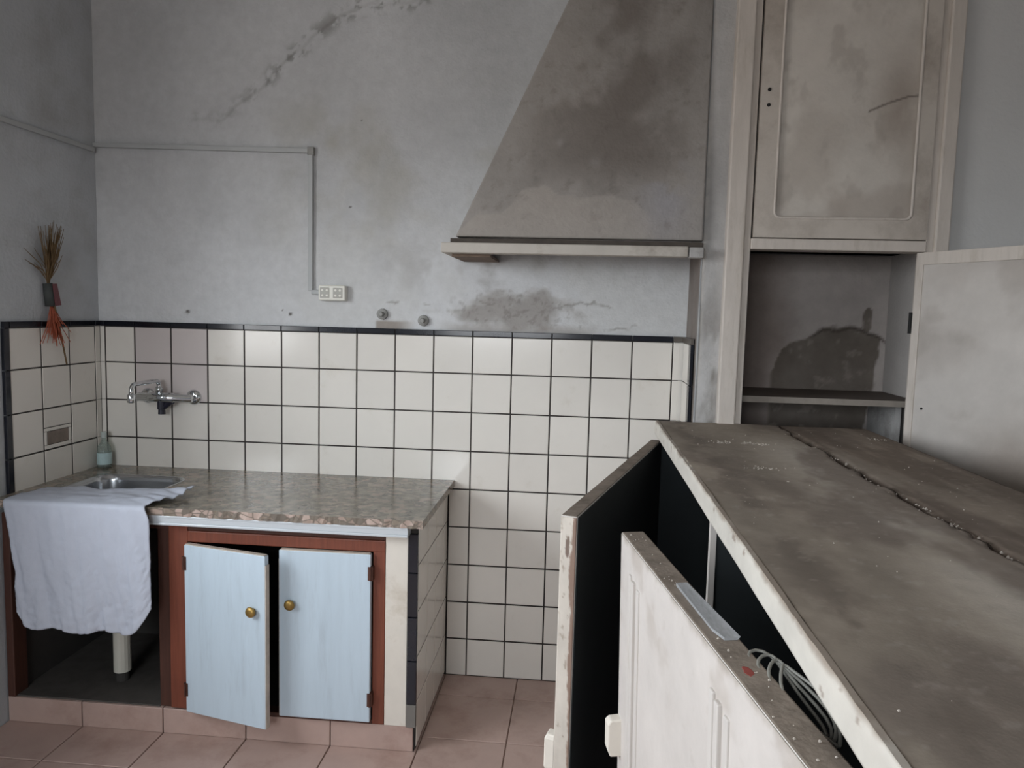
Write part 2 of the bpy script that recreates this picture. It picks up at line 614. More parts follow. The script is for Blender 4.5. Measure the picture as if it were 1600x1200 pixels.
def wall_col(Q):
    x, z = Q[:, 0], Q[:, 2]
    c = np.repeat(hx('#babbbc')[None, :], len(Q), 0)
    n1 = fbm(x * 2.2, z * 2.2, 21)
    n2 = fbm(x * 6, z * 6, 31)
    c = c * (0.90 + 0.2 * n1)[:, None]
    warm = sstep(0.48, 0.66, fbm(x * 2.6 + 3, z * 2.2, 41)) * (1 - sstep(2.05, 2.4, z)) * sstep(0.3, 0.9, x)
    c = mixc(c, hx('#a09c90'), warm * 0.55)
    pale = (1 - sstep(1.55, 2.15, z + (n2 - 0.5) * 0.4))
    c = mixc(c, hx('#d2d3d4'), pale * 0.75)
    # soot haze over the old stove
    e = ((x - 1.52) / 0.24) ** 2 + ((z - 1.475) / 0.075) ** 2
    st = (1 - sstep(0.1, 1.5, e + (fbm(x * 11, z * 18, 51, 7) - 0.5) * 2.6))
    c = mixc(c, hx('#8f8983'), st * 0.7)
    spots = sstep(0.58, 0.72, fbm(x * 62, z * 62, 61)) * (1 - sstep(0.5, 1.6, e))
    c = mixc(c, hx('#6a645e'), spots * 0.3)
    low = (1 - sstep(1.40, 1.43, z + (fbm(x * 15, z * 6, 71) - 0.5) * 0.05)) * sstep(1.2, 1.35, x) * (1 - sstep(1.75, 1.9, x))
    c = mixc(c, hx('#948c85'), low * 0.5)
    bp = sstep(0.985, 0.995, x) * (1 - sstep(1.06, 1.16, x)) * (1 - sstep(1.418, 1.424, z + (n2 - 0.5) * 0.01))
    c = mixc(c, hx('#8f857c'), bp * 0.8)
    sm = sstep(0.5, 0.7, fbm(x * 5, z * 5, 81)) * np.exp(-((x - 1.45) / 0.35) ** 2 - ((z - 1.63) / 0.10) ** 2)
    c = mixc(c, hx('#8c8985'), sm * 0.7)
    chip, line, l2 = wall_masks(Q)
    c = mixc(c, hx('#7d7c79'), np.clip(chip * 0.55 + line * 0.25, 0, 1))
    c = mixc(c, hx('#7c7772'), l2 * 0.5)
    for (hx_, hz_, r) in ((0.645, 1.437, 0.010), (0.612, 1.452, 0.005), (0.22, 1.435, 0.012), (0.885, 1.855, 0.007), (0.93, 2.185, 0.004)):
        d = np.hypot(x - hx_, (z - hz_) * 1.3)
        c = mixc(c, hx('#55514d'), (1 - sstep(r * 0.5, r, d)) * 0.8)
    return c


def wall_disp(Q):
    x, z = Q[:, 0], Q[:, 2]
    chip, line, l2 = wall_masks(Q)
    return -0.003 * chip - 0.001 * line - 0.0015 * l2 + (fbm(x * 3, z * 3, 91) - 0.5) * 0.010 + (fbm(x * 12, z * 12, 92) - 0.5) * 0.003


def back_pos(s_, t_):
    z = np.where(t_ < 0.02, -0.05 + t_ / 0.02 * 1.40, 1.35 + (t_ - 0.02) / 0.98 * (ZC - 1.30))
    return np.stack([XL - 0.1 + 2.47 * s_, 0 * s_, z], 1)


wall_back = struct(surf('wall_back', M_PL, None, back_pos, 430, 300, (0, 0.2, 0), wall_col, wall_disp, (0, -1, 0)))

# left wall with the window opening
wl = MB()
wl.box(XL - 0.22, XL, WIN_Y1, 0.0, -0.05, ZC)
wl.box(XL - 0.22, XL, YF - 0.2, WIN_Y0, -0.05, ZC)
wl.box(XL - 0.22, XL, WIN_Y0, WIN_Y1, -0.05, WIN_Z0)
wl.box(XL - 0.22, XL, WIN_Y0, WIN_Y1, WIN_Z1, ZC)
wall_left = struct(wl.build('wall_left', M_PLW))
struct(MB().box(XR, XR + 0.2, YF - 0.2, 0.2, -0.05, ZC).build('wall_right', M_PLW))
wf = MB()
wf.box(XL - 0.22, FW_X0, YF - 0.2, YF, -0.05, ZC)
wf.box(FW_X1, XR + 0.2, YF - 0.2, YF, -0.05, ZC)
wf.box(FW_X0, FW_X1, YF - 0.2, YF, -0.05, FW_Z0)
wf.box(FW_X0, FW_X1, YF - 0.2, YF, FW_Z1, ZC)
struct(wf.build('wall_front', M_PLW))
w1 = MB()
fy0, fy1, fz0, fz1, fx0, fx1 = WIN_Y0, WIN_Y1, WIN_Z0, WIN_Z1, XL - 0.16, XL - 0.11
w1.box(fx0, fx1, fy0, fy1, fz0, fz0 + 0.05)
w1.box(fx0, fx1, fy0, fy1, fz1 - 0.05, fz1)
w1.box(fx0, fx1, fy0, fy0 + 0.05, fz0, fz1)
w1.box(fx0, fx1, fy1 - 0.05, fy1, fz0, fz1)
win = struct(w1.build('window_1', M_WHITEW))
w2 = MB()
for a_, b_, c_, d_ in ((FW_X0, FW_X1, FW_Z0, FW_Z0 + 0.05), (FW_X0, FW_X1, FW_Z1 - 0.05, FW_Z1), (FW_X0, FW_X0 + 0.05, FW_Z0, FW_Z1), (FW_X1 - 0.05, FW_X1, FW_Z0, FW_Z1)):
    w2.box(a_, b_, YF - 0.14, YF - 0.09, c_, d_)
added_win = struct(w2.build('added_window', M_WHITEW))  # frame of the added fill opening, out of view
MB().box((FW_X0 + FW_X1) / 2 - 0.03, (FW_X0 + FW_X1) / 2 + 0.03, YF - 0.14, YF - 0.09, FW_Z0 + 0.05, FW_Z1 - 0.05).build('mullion', M_WHITEW, added_win)
MB().box(fx0, fx1, (fy0 + fy1) / 2 - 0.03, (fy0 + fy1) / 2 + 0.03, fz0 + 0.05, fz1 - 0.05).build('mullion', M_WHITEW, win)

# pier and the deep wall of the built-in cupboard
PX, PY = 2.19, -0.28          # left face and front plane
CL, CR = 2.335, 2.985         # cupboard niche


def pier_col(Q):
    x, y, z = Q[:, 0], Q[:, 1], Q[:, 2]
    c = np.repeat(hx('#b5b3b1')[None, :], len(Q), 0)
    n = fbm(x * 9 + y * 9, z * 3.2, 7)
    c = c * (0.86 + 0.28 * n)[:, None]
    c = mixc(c, hx('#75706a'), sstep(0.5, 0.7, fbm(x * 12 + y * 12, z * 4, 17)) * (1 - sstep(1.2, 1.7, z)) * 0.75)
    ed = (1 - sstep(2.193, 2.212, x)) * sstep(-10, 0, y)
    c = mixc(c, hx('#c4c0ba'), ed * sstep(0.35, 0.6, fbm(x * 3, z * 14, 27)) * 0.8)
    return c


def pier_side_col(Q):
    y, z = Q[:, 1], Q[:, 2]
    c = np.repeat(hx('#a2a4a5')[None, :], len(Q), 0)
    n = fbm(y * 14, z * 5, 19)
    br = (1 - sstep(1.69, 1.74, z)) * sstep(-0.27, -0.24, y + (n - 0.5) * 0.05)
    c = mixc(c, hx('#7b7068'), br * (0.6 + 0.4 * n))
    return c


pier = MB()
pier.box(PX + 0.004, CL, PY + 0.004, 0.30, -0.05, ZC)
pier.box(CL, CR, 0.17, 0.30, -0.05, ZC)
wp = struct(pier.build('wall_pier', M_PLP))
struct(MB().box(CR, XR, PY, 0.30, -0.05, ZC).build('wall_back_right', mat('plaster_smooth_grey', '#c8c7c5', 0.92, var=0.06, scale=3, bump=0.15, bscale=70, spec=0.2)))
surf('pier_front_plaster', M_PL, wp, plane_pos((PX, PY, -0.0), (0.16, 0, 0), (0, 0, ZC)), 30, 400, (0, 0.003, 0), pier_col, lambda Q: (fbm(Q[:, 0] * 8, Q[:, 2] * 5, 3) - 0.5) * 0.005, (0, -1, 0))
surf('pier_side_plaster', M_PL, wp, plane_pos((PX, 0.01, 0.0), (0, PY - 0.012, 0), (0, 0, ZC)), 40, 400, (0.003, 0, 0), pier_side_col, lambda Q: (fbm(Q[:, 1] * 8, Q[:, 2] * 5, 3) - 0.5) * 0.003, (-1, 0, 0))

# ------------------------------------------------------------------ wall tiles
TOPZ = 1.369
rowz = [r * P for r in range(9)] + [TOPZ]
MB().box(-0.145, 2.165, -0.0083, 0.02, 0.0, TOPZ + 0.002).build('grout', M_GROUT, wall_back)
colx = [-0.126] + [k * P for k in range(14)] + [2.141]
for r in range(9):
    for i in range(len(colx) - 1):
        x0, x1 = colx[i], colx[i + 1]
        if r < 5:
            if x1 < 1.33:
                continue
            if x0 < 1.29:
                x0 = 1.293
        m = M_TILE2 if (r >= 7 and i in (1, 2)) else M_TILE
        put_tile('tile', wall_back, x1 - x0 - G, rowz[r + 1] - rowz[r] - G, ((x0 + x1) / 2, -0.003, (rowz[r] + rowz[r + 1]) / 2), 'F', m)
    z0, z1 = rowz[r], rowz[r + 1]
    put_tile('corner_tile', wall_back, 0.024, z1 - z0 - 0.002, (2.1555, -0.003, (z0 + z1) / 2), 'F', jit=0)
    if r >= 5:
        put_tile('corner_tile', wall_back, 0.022, z1 - z0 - 0.001, (-0.1395, -0.003, (z0 + z1) / 2), 'F', jit=0)
for i in range(len(colx) - 1):
    x0, x1 = colx[i], colx[i + 1]
    put_tile('border_tile', wall_back, x1 - x0 - 0.003, 0.021, ((x0 + x1) / 2, -0.003, TOPZ + 0.011), 'F', M_BORD, t=0.011)
put_tile('border_tile', wall_back, 0.024, 0.021, (-0.139, -0.003, TOPZ + 0.011), 'F', M_BORD, t=0.011)

# left wall tiles (face +x)
LX = XL + 0.004
MB().box(XL - 0.02, LX + 0.0055, -0.508, -0.0, 0.765, TOPZ + 0.002).build('grout', M_GROUT, wall_left)
dd = [0.0465, 0.1995, 0.3525, 0.5055]
for r in range(5, 9):
    z0, z1 = rowz[r], rowz[r + 1]
    for i in range(3):
        y = -(dd[i] + dd[i + 1]) / 2
        if r == 6 and i == 1:
            put_tile('tile', wall_left, P - G, z1 - 1.001 - G / 2, (LX, y, (z1 + 1.001 - G / 2) / 2), 'R')
            zc = (z0 + 1.001) / 2
            hh = 1.001 - z0 - G
            put_tile('tile', wall_left, P - G, 0.012, (LX, y, zc + hh / 2 - 0.006), 'R')
            put_tile('tile', wall_left, P - G, 0.014, (LX, y, zc - hh / 2 + 0.007), 'R')
            put_tile('tile', wall_left, 0.014, hh - 0.027, (LX, y - 0.0665, zc + 0.001), 'R')
            put_tile('tile', wall_left, 0.014, hh - 0.027, (LX, y + 0.0665, zc + 0.001), 'R')
            put_tile('vent_plate', wall_left, 0.118, hh - 0.028, (LX, y, zc + 0.001), 'R', M_VENT, t=0.0063)
        else:
            put_tile('tile', wall_left, P - G, z1 - z0 - G, (LX, y, (z0 + z1) / 2), 'R')
    put_tile('corner_tile', wall_left, 0.030, z1 - z0 - 0.001, (LX, -0.029, (z0 + z1) / 2), 'R', jit=0)
    put_tile('border_tile', wall_left, 0.024, z1 - z0 - 0.003, (LX - 0.002, -0.520, (z0 + z1) / 2), 'R', M_BORD, t=0.012)
for i in range(3):
    put_tile('border_tile', wall_left, P - 0.003, 0.021, (LX, -(dd[i] + dd[i + 1]) / 2, TOPZ + 0.011), 'R', M_BORD, t=0.011)
put_tile('border_tile', wall_left, 0.036, 0.021, (LX, -0.027, TOPZ + 0.011), 'R', M_BORD, t=0.011)
put_tile('border_tile', wall_left, 0.024, 0.021, (LX, -0.520, TOPZ + 0.011), 'R', M_BORD, t=0.011)
# tiles that turn the corner onto the pier (face -x)
RX = PX - 0.004
MB().box(RX - 0.0055, PX + 0.004, -0.18, 0.0, 0.0, TOPZ + 0.002).build('grout', M_GROUT, wp)
for r in range(9):
    z0, z1 = rowz[r], rowz[r + 1]
    put_tile('tile', wp, 0.155, z1 - z0 - 0.003, (RX, -0.098, (z0 + z1) / 2), 'L')
    put_tile('border_tile', wp, 0.05, z1 - z0 - 0.003, (RX, -0.205, (z0 + z1) / 2), 'L', M_BORD, t=0.010)
    put_tile('corner_tile', wall_back, 0.016, z1 - z0 - 0.002, (2.174, -0.003, (z0 + z1) / 2), 'F', jit=0)
put_tile('border_tile', wall_back, 0.034, 0.021, (2.160, -0.003, TOPZ + 0.011), 'F', mat('grimy_border', '#5a534c', 0.5, var=0.4, scale=40), t=0.011, jit=0)
put_tile('border_tile', wp, 0.22, 0.021, (RX, -0.118, TOPZ + 0.011), 'L', mat('grimy_border', '#5a534c', 0.5, var=0.4, scale=40), t=0.011)

# ------------------------------------------------------------------ base cabinet under the sink
YC = -0.56
cab = thing('base_cabinet', (0.57, -0.28, 0.0), 'built-in sink base cabinet with red-brown wooden frame, tiled end and pink plinth', 'cabinet')
MB().box(XL + 0.003, 1.262, -0.545, -0.012, 0.0, 0.088).build('plinth', M_DARKIN, cab)
px = [XL + 0.003, 0.119, 0.4125, 0.706, 1.0, 1.283]
for i in range(5):
    put_tile('plinth_tile', cab, px[i + 1] - px[i] - 0.003, 0.088, ((px[i] + px[i + 1]) / 2, -0.545, 0.0445), 'F', M_FLOOR, t=0.017)
MB().box(XL + 0.006, 0.398, -0.553, -0.02, 0.088, 0.094).build('compartment_floor', mat('grey_stone_slab', '#4e4a46', 0.8, var=0.3, scale=20), cab)
MB().box(0.44, 0.47, -0.53, -0.02, 0.088, 0.765).build('divider', M_DARKIN, cab)
MB().box(XL + 0.006, 1.26, -0.018, -0.008, 0.088, 0.765).build('back_panel', M_DARKIN, cab)
MB().box(0.47, 1.25, -0.55, -0.02, 0.088, 0.098).build('compartment_floor', M_DARKIN, cab)
MB().box(-0.149, -0.122, YC - 0.004, -0.50, 0.09, 0.745).build('stile', M_BROWND, cab, bevel=0.003)
MB().box(-0.151, -0.138, -0.50, -0.02, 0.094, 0.745).build('compartment_side', M_DARKIN, cab)
MB().box(0.398, 0.455, YC + 0.01, -0.50, 0.09, 0.745).build('stile', M_BROWND, cab, bevel=0.002)
MB().box(0.445, 0.512, YC - 0.006, -0.50, 0.095, 0.745).build('stile', M_BROWN, cab, bevel=0.003)
MB().box(1.143, 1.184, YC - 0.006, -0.52, 0.09, 0.712).build('stile', M_BROWN, cab, bevel=0.003)
MB().box(0.512, 1.184, YC - 0.007, -0.52, 0.678, 0.716).build('rail', M_BROWN, cab, bevel=0.003)
MB().box(-0.112, 1.184, YC - 0.001, -0.52, 0.716, 0.745).build('rail', M_BROWND, cab, bevel=0.002)
MB().box(0.512, 1.143, YC - 0.004, -0.52, 0.088, 0.104).build('rail', M_BROWND, cab, bevel=0.002)
MB().box(1.184, 1.258, YC - 0.004, -0.50, 0.088, 0.745).build('side_board', M_CREAM, cab, bevel=0.002)
endw = MB().box(1.258, 1.284, -0.560, -0.010, 0.0, 0.774).build('end_wall', M_GROUT, cab)
MB().box(1.283, 1.2893, -0.556, -0.012, 0.010, 0.770).build('grout', M_GROUT, cab)
zz = [0.012, 0.17, 0.325, 0.48, 0.635, 0.768]
yy = [-0.553, -0.40, -0.247, -0.094, -0.012]
for i in range(5):
    for j in range(4):
        put_tile('tile', cab, yy[j + 1] - yy[j] - G, zz[i + 1] - zz[i] - G, (1.284, (yy[j] + yy[j + 1]) / 2, (zz[i] + zz[i + 1]) / 2), 'R')
for z0, z1, mm in ((0.17, 0.316, M_BORD), (0.319, 0.465, M_BORD), (0.468, 0.614, M_BORD), (0.617, 0.745, M_BORD), (0.09, 0.167, mat('grey_cement', '#6f6b66', 0.9, var=0.2))):
    put_tile('border_tile', cab, 0.032, z1 - z0, (1.276, -0.558, (z0 + z1) / 2), 'F', mm, t=0.014, jit=0)
MB().box(0.40, 1.265, -0.606, -0.555, 0.742, 0.750).box(0.40, 1.265, -0.603, -0.555, 0.750, 0.766).box(0.40, 1.265, -0.606, -0.555, 0.766, 0.7745).build('aluminium_trim', M_ALU, cab, bevel=0.0015)


def knob(mb, x, y, z):
    prof = [(0.0, 0.009), (0.006, 0.008), (0.010, 0.015), (0.015, 0.018), (0.019, 0.016), (0.022, 0.008)]
    mb.tube([(x, y - a, z) for a, _ in prof], [r for _, r in prof], 16)
    return mb


def cab_door(hinge_x, width, sign, ang, z0, z1, kz):
    """sign +1: hinge at its left edge; opens towards the room (-y)"""
    R = Matrix.Translation((hinge_x, YC - 0.006, 0)) @ Matrix.Rotation(-ang * sign, 4, 'Z')
    xa, xb = (0.002, width) if sign > 0 else (-width, -0.002)
    d = MB(R)
    d.box(xa, xb, -0.020, -0.0, z0, z1)
    door = d.build('door', M_BLUE, cab, bevel=0.002)
    e = MB(R)
    xe = xb if sign > 0 else xa
    e.box(xe - 0.001, xe + 0.003, -0.019, -0.001, z0 + 0.002, z1 - 0.03)
    e.box(xa + 0.004, xb - 0.004, -0.018, -0.002, z1 - 0.001, z1 + 0.003)
    e.build('worn_edge', M_DOOREDGE, door)
    kx = xb - 0.045 if sign > 0 else xa + 0.04
    knob(MB(R), kx, -0.020, kz).build('knob', M_BRASS, door, smooth=True)
    for hz in (z0 + 0.055, z1 - 0.085):
        h = MB(R)
        hx0 = xa if sign > 0 else xb
        h.box(hx0 - 0.008, hx0 + 0.008, -0.0225, -0.0, hz, hz + 0.045)
        h.tube([(hx0 - 0.001 * sign, -0.024, hz), (hx0 - 0.001 * sign, -0.024, hz + 0.045)], 0.0035, 8)
        h.build('hinge', M_HINGE, door)
    return door


cab_door(0.513, 0.318, 1, math.radians(13.5), 0.097, 0.674, 0.49)
cab_door(1.142, 0.308, -1, 0.0, 0.106, 0.674, 0.495)

# ------------------------------------------------------------------ granite worktop with the sink cut-out
def rrect(x0, x1, y0, y1, r, n=7):
    pts = []
    for cx, cy, a0 in ((x1 - r, y1 - r, 0), (x0 + r, y1 - r, 90), (x0 + r, y0 + r, 180), (x1 - r, y0 + r, 270)):
        for k in range(n + 1):
            a = math.radians(a0 + 90 * k / n)
            pts.append((cx + r * math.cos(a), cy + r * math.sin(a)))
    return pts


WX0, WX1, WY0, WY1, WZ0, WZ1 = XL + 0.012, 1.315, -0.612, -0.012, 0.775, 0.801
SK = (-0.035, 0.315, -0.48, -0.175)
hole = rrect(*SK, 0.07)
bm = bmesh.new()
nfe = 120
outer = [(WX0, WY1), (WX0, WY0)] + [(WX0 + (WX1 - WX0) * k / nfe, WY0) for k in range(1, nfe)] + [(WX1, WY0), (WX1, WY1)]
rr = random.Random(3)
ring_v = {}
for zi, z in enumerate((WZ0, WZ1)):
    ov = []
    for i, (x, y) in enumerate(outer):
        yj = y
        if 1 < i < nfe + 1:
            yj = y + (rr.uniform(0, 0.006) if zi == 0 else rr.uniform(0, 0.004))
        ov.append(bm.verts.new((x, yj, z)))
    hv = [bm.verts.new((x, y, z)) for x, y in hole]
    ring_v[zi] = (ov, hv)
    ed = [bm.edges.new((ov[i], ov[(i + 1) % len(ov)])) for i in range(len(ov))] + [bm.edges.new((hv[i], hv[(i + 1) % len(hv)])) for i in range(len(hv))]
    bmesh.ops.triangle_fill(bm, use_beauty=True, edges=ed)
for which in (0, 1):
    a, b = ring_v[0][which], ring_v[1][which]
    for i in range(len(a)):
        j = (i + 1) % len(a)
        f = bm.faces.new((a[i], a[j], b[j], b[i]))
        if which == 0 and 1 <= i <= nfe:
            f.material_index = 1
bmesh.ops.recalc_face_normals(bm, faces=bm.faces)
me = bpy.data.meshes.new('worktop')
bm.to_mesh(me)
bm.free()
me.materials.append(M_GRAN)
me.materials.append(M_GRED)
wt = link(bpy.data.objects.new('worktop', me))
tag(wt, 'polished brown-grey granite worktop with broken front edge over base cabinet', 'worktop')

# sink
sink = thing('sink', (0.14, -0.33, 0.62), 'stainless steel sink bowl let into the granite worktop', 'sink')
mb = MB()
levels = [(0.006, 0.802, 0.075), (0.000, 0.8025, 0.070), (-0.006, 0.800, 0.066), (-0.010, 0.78, 0.062), (-0.016, 0.70, 0.06), (-0.024, 0.655, 0.06), (-0.05, 0.642, 0.05), (-0.12, 0.638, 0.02)]
n0 = None
for off, z, r in levels:
    ring = rrect(SK[0] - off, SK[1] + off, SK[2] - off, SK[3] + off, max(r, 0.008))
    n0 = len(ring)
    mb.v += [(x, y, z) for x, y in ring]
for k in range(len(levels) - 1):
    for i in range(n0):
        j = (i + 1) % n0
        mb.f.append([k * n0 + i, k * n0 + j, (k + 1) * n0 + j, (k + 1) * n0 + i])
        mb.mi.append(0)
mb.f.append([(len(levels) - 1) * n0 + i for i in range(n0)])
mb.mi.append(0)
bowl = mb.build('bowl', M_STEEL, sink, smooth=True)
sd = bowl.modifiers.new('solid', 'SOLIDIFY')
sd.thickness = 0.0015
dr = MB()
dr.tube([(0.14, -0.33, 0.6385), (0.14, -0.33, 0.642)], [0.032, 0.028], 20)
dr.build('drain', M_CHROME, sink, smooth=False)

pipe = thing('drain_pipe', (0.168, -0.40, 0.094), 'white plastic waste pipe standing in dark opening under the sink', 'pipe')
MB().tube([(0.168, -0.40, 0.13), (0.168, -0.40, 0.45)], 0.030, 16).build('pipe', M_PVC, pipe, smooth=False)
MB().tube([(0.168, -0.40, 0.45), (0.168, -0.40, 0.54), (0.165, -0.385, 0.58), (0.15, -0.35, 0.60), (0.14, -0.33, 0.632)], 0.020, 14).build('elbow', M_PVC, pipe, smooth=True)
MB().tube([(0.168, -0.40, 0.094), (0.168, -0.40, 0.13)], 0.022, 14).build('lower_pipe', M_DARKIN, pipe)

# ------------------------------------------------------------------ towel over the sink front
def towel():
    nu, nv = 70, 110
    V = []
    ltop, lhang = 0.17, 0.42
    for j in range(nv + 1):
        t = j / nv
        for i in range(nu + 1):
            s = i / nu
            # rounded lower corners and a slightly wavy hem
            hem = 0.417 - 0.055 * max(0, 1 - s / 0.14) ** 2 - 0.085 * max(0, (s - 0.80) / 0.20) ** 2 + 0.006 * math.sin(s * 17)
            back = ltop + 0.02 * math.sin(s * 9 + 1) + (0.05 if s > 0.86 else 0) * (s - 0.86) / 0.14 - 0.06 * max(0, 1 - s / 0.25)
            L = back + 0.022 + hem
            d = t * L - back                      # 0 at the edge
            if d < 0:
                y = WY0 - 0.010 - d
                z = WZ1 + 0.009
                up = min(1, -d / 0.05)
                y_n = 0
            elif d < 0.022:
                a = d / 0.022 * math.pi / 2
                y = WY0 - 0.010 - 0.014 * math.sin(a)
                z = WZ1 + 0.009 - 0.014 * (1 - math.cos(a))
                up = 0
            else:
                y = WY0 - 0.024
                z = WZ1 - 0.005 - (d - 0.022)
                up = 0
            hang = max(0.0, min(1.0, d / 0.40))
            xl = -0.082 + 0.040 * min(1, max(0, d) / 0.25) + 0.035 * min(1, max(0, -d) / 0.15)
            xr = 0.402 + 0.020 * min(1, max(0, d) / 0.05) + 0.004 * hang + (0.055 * min(1, -d / 0.10) if d < 0 else 0)
            x = xl + (xr - xl) * s
            N = lambda a, b, sd: float(fbm(np.array([a]), np.array([b]), sd, 3)[0]) - 0.5
            if d > 0:
                fold = 0.030 * N(x * 16 + z * 2.0, z * 2.2, 5) + 0.016 * N(x * 45 + z * 9, z * 7, 8) + 0.007 * N(x * 90 - z * 40, z * 60, 28)
                fold += 0.010 * math.sin(x * 40 + z * 5) * max(0, (s - 0.6)) * 1.5
                y += fold * (0.35 + 0.9 * hang) - 0.006
                x += 0.008 * N(x * 10, z * 9, 9)
                y = min(y, WY0 - 0.008)
            else:
                z += max(-0.003, up * (0.016 * (N(x * 14, y * 18, 15) + 0.3) + 0.010 * max(0, s - 0.75) * 4 * abs(math.sin(y * 60 + x * 30)) + 0.003 * abs(math.sin(x * 23 + y * 20))))
            V.append((x, y, z))
    F = [[j * (nu + 1) + i, j * (nu + 1) + i + 1, (j + 1) * (nu + 1) + i + 1, (j + 1) * (nu + 1) + i] for j in range(nv) for i in range(nu)]
    m = MB()
    m.v, m.f, m.mi = V, F, [0] * len(F)
    o = m.build('towel', M_CLOTH, None, smooth=True)
    sd = o.modifiers.new('solid', 'SOLIDIFY')
    sd.thickness = 0.0035
    sd.offset = 0
    return tag(o, 'lilac-white cotton towel hanging over the worktop edge in front of the sink', 'towel')


towel()

# ------------------------------------------------------------------ wall mixer tap
tap = thing('wall_tap', (0.14, -0.01, 1.09), 'chrome wall-mounted mixer tap with bent swivel spout above the sink', 'tap')
TZ, TY = 1.092, -0.062
for x in (0.055, 0.248):
    MB().tube([(x, -0.010, TZ), (x, -0.014, TZ), (x, -0.022, TZ), (x, -0.026, TZ)], [0.031, 0.031, 0.024, 0.014], 22).build('escutcheon', M_CHROME, tap, smooth=True)
    MB().tube([(x, -0.02, TZ), (x, TY, TZ)], 0.012, 14).build('inlet', M_CHROME, tap, smooth=True)
MB().tube([(0.035, TY, TZ), (0.04, TY, TZ), (0.085, TY, TZ), (0.09, TY, TZ), (0.19, TY, TZ), (0.195, TY, TZ), (0.266, TY, TZ), (0.27, TY, TZ)], [0.012, 0.017, 0.017, 0.020, 0.020, 0.015, 0.015, 0.010], 18).build('body', M_CHROME, tap, smooth=True)
MB().tube([(0.13, TY, TZ + 0.015), (0.13, TY, TZ + 0.028), (0.13, TY, TZ + 0.030), (0.13, TY, TZ + 0.042)], [0.013, 0.013, 0.016, 0.014], 16).build('collar', M_CHROME, tap, smooth=True)
sp = []
for k in range(6):
    a = k / 5 * math.pi / 2
    sp.append((0.13, TY - 0.02 * (1 - math.cos(a)), TZ + 0.048 + 0.02 * math.sin(a)))
sp = [(0.13, TY, TZ + 0.03)] + sp
y1 = TY - 0.185
for k in range(7):
    a = k / 6 * math.pi / 2
    sp.append((0.128, y1 + 0.025 - 0.025 * math.sin(a), TZ + 0.043 + 0.025 * math.cos(a)))
sp.append((0.128, y1, TZ + 0.025))
MB().tube(sp, 0.0085, 14).build('spout', M_CHROME, tap, smooth=True)
MB().tube([(0.128, y1, TZ + 0.034), (0.128, y1, TZ + 0.030), (0.128, y1, TZ + 0.004), (0.128, y1, TZ)], [0.010, 0.014, 0.014, 0.011], 16).build('nozzle', M_CHROME, tap, smooth=True)
MB().tube([(0.14, TY, TZ - 0.012), (0.14, TY, TZ - 0.045), (0.14, TY, TZ - 0.047), (0.14, TY, TZ - 0.066)], [0.017, 0.017, 0.013, 0.014], 16).build('lever', M_DARKPL, tap, smooth=False)
MB().tube([(0.145, TY, TZ - 0.04), (0.185, TY, TZ - 0.012)], [0.010, 0.012], 12).build('lever_arm', M_DARKPL, tap)

# soap bottle in the corner
bot = thing('soap_bottle', (-0.108, -0.062, 0.801), 'small clear plastic bottle with pale blue label in the worktop corner', 'bottle')
bx, by = -0.106, -0.062
prof = [(0.8015, 0.020), (0.804, 0.026), (0.86, 0.027), (0.885, 0.024), (0.905, 0.012), (0.915, 0.009), (0.925, 0.009)]
MB().tube([(bx, by, z) for z, _ in prof], [r for _, r in prof], 20).build('body', M_BOTT, bot, smooth=True)
MB().tube([(bx, by, 0.815), (bx, by, 0.862)], 0.0276, 20, cap=False).build('label', M_LABEL, bot, smooth=True)
MB().tube([(bx, by, 0.922), (bx, by, 0.945)], 0.011, 14).build('cap', clear_plastic('cap_plastic', '#c9d0cc', 0.3, 0.75), bot)

# ------------------------------------------------------------------ cable trunking and socket
cd = thing('cable_trunking', (0.3, -0.01, 2.07), 'thin grey-painted cable trunking running round the corner down to the socket', 'trunking')
w = 0.009
MB().box(XL + 0.0005, XL + 0.013, -1.12, -0.018, 2.062 - w, 2.062 + w).build('trunking_length', M_COND, cd, bevel=0.002)
m_ = MB()
m_.add([(XL + 0.0, -0.016, 2.083 - w), (0.742, -0.016, 2.066 - w), (0.742, -0.016, 2.066 + w), (XL, -0.016, 2.083 + w), (XL, 0.005, 2.083 - w), (0.742, 0.005, 2.066 - w), (0.742, 0.005, 2.066 + w), (XL, 0.005, 2.083 + w)],
       [(0, 1, 2, 3), (4, 7, 6, 5), (0, 4, 5, 1), (1, 5, 6, 2), (2, 6, 7, 3), (3, 7, 4, 0)])
m_.build('trunking_length', M_COND, cd, bevel=0.002)
MB().box(0.722, 0.740, -0.017, 0.005, 1.530, 2.070).build('trunking_length', M_COND, cd, bevel=0.002)
MB().box(0.735, 0.775, -0.016, 0.005, 1.516, 1.534).build('trunking_length', M_COND, cd, bevel=0.002)
MB().box(0.719, 0.745, -0.019, 0.003, 2.050, 2.080).build('corner_cap', M_STUB, cd, bevel=0.002)

so = thing('wall_socket', (0.823, -0.01, 1.523), 'white double wall socket box at the end of the trunking', 'socket')
MB().box(0.770, 0.877, -0.036, 0.004, 1.493, 1.553).build('housing', M_SOCK, so, bevel=0.006, seg=3)
for x in (0.796, 0.848):
    f = MB().box(x - 0.019, x + 0.019, -0.0375, -0.034, 1.503, 1.543).build('outlet', M_SOCKD, so, bevel=0.003)
    for dx in (-0.009, 0.009):
        for dz in (-0.010, 0.010):
            MB().tube([(x + dx, -0.0385, 1.523 + dz), (x + dx, -0.036, 1.523 + dz)], 0.0045, 8).build('contact_hole', M_SOCK, f)

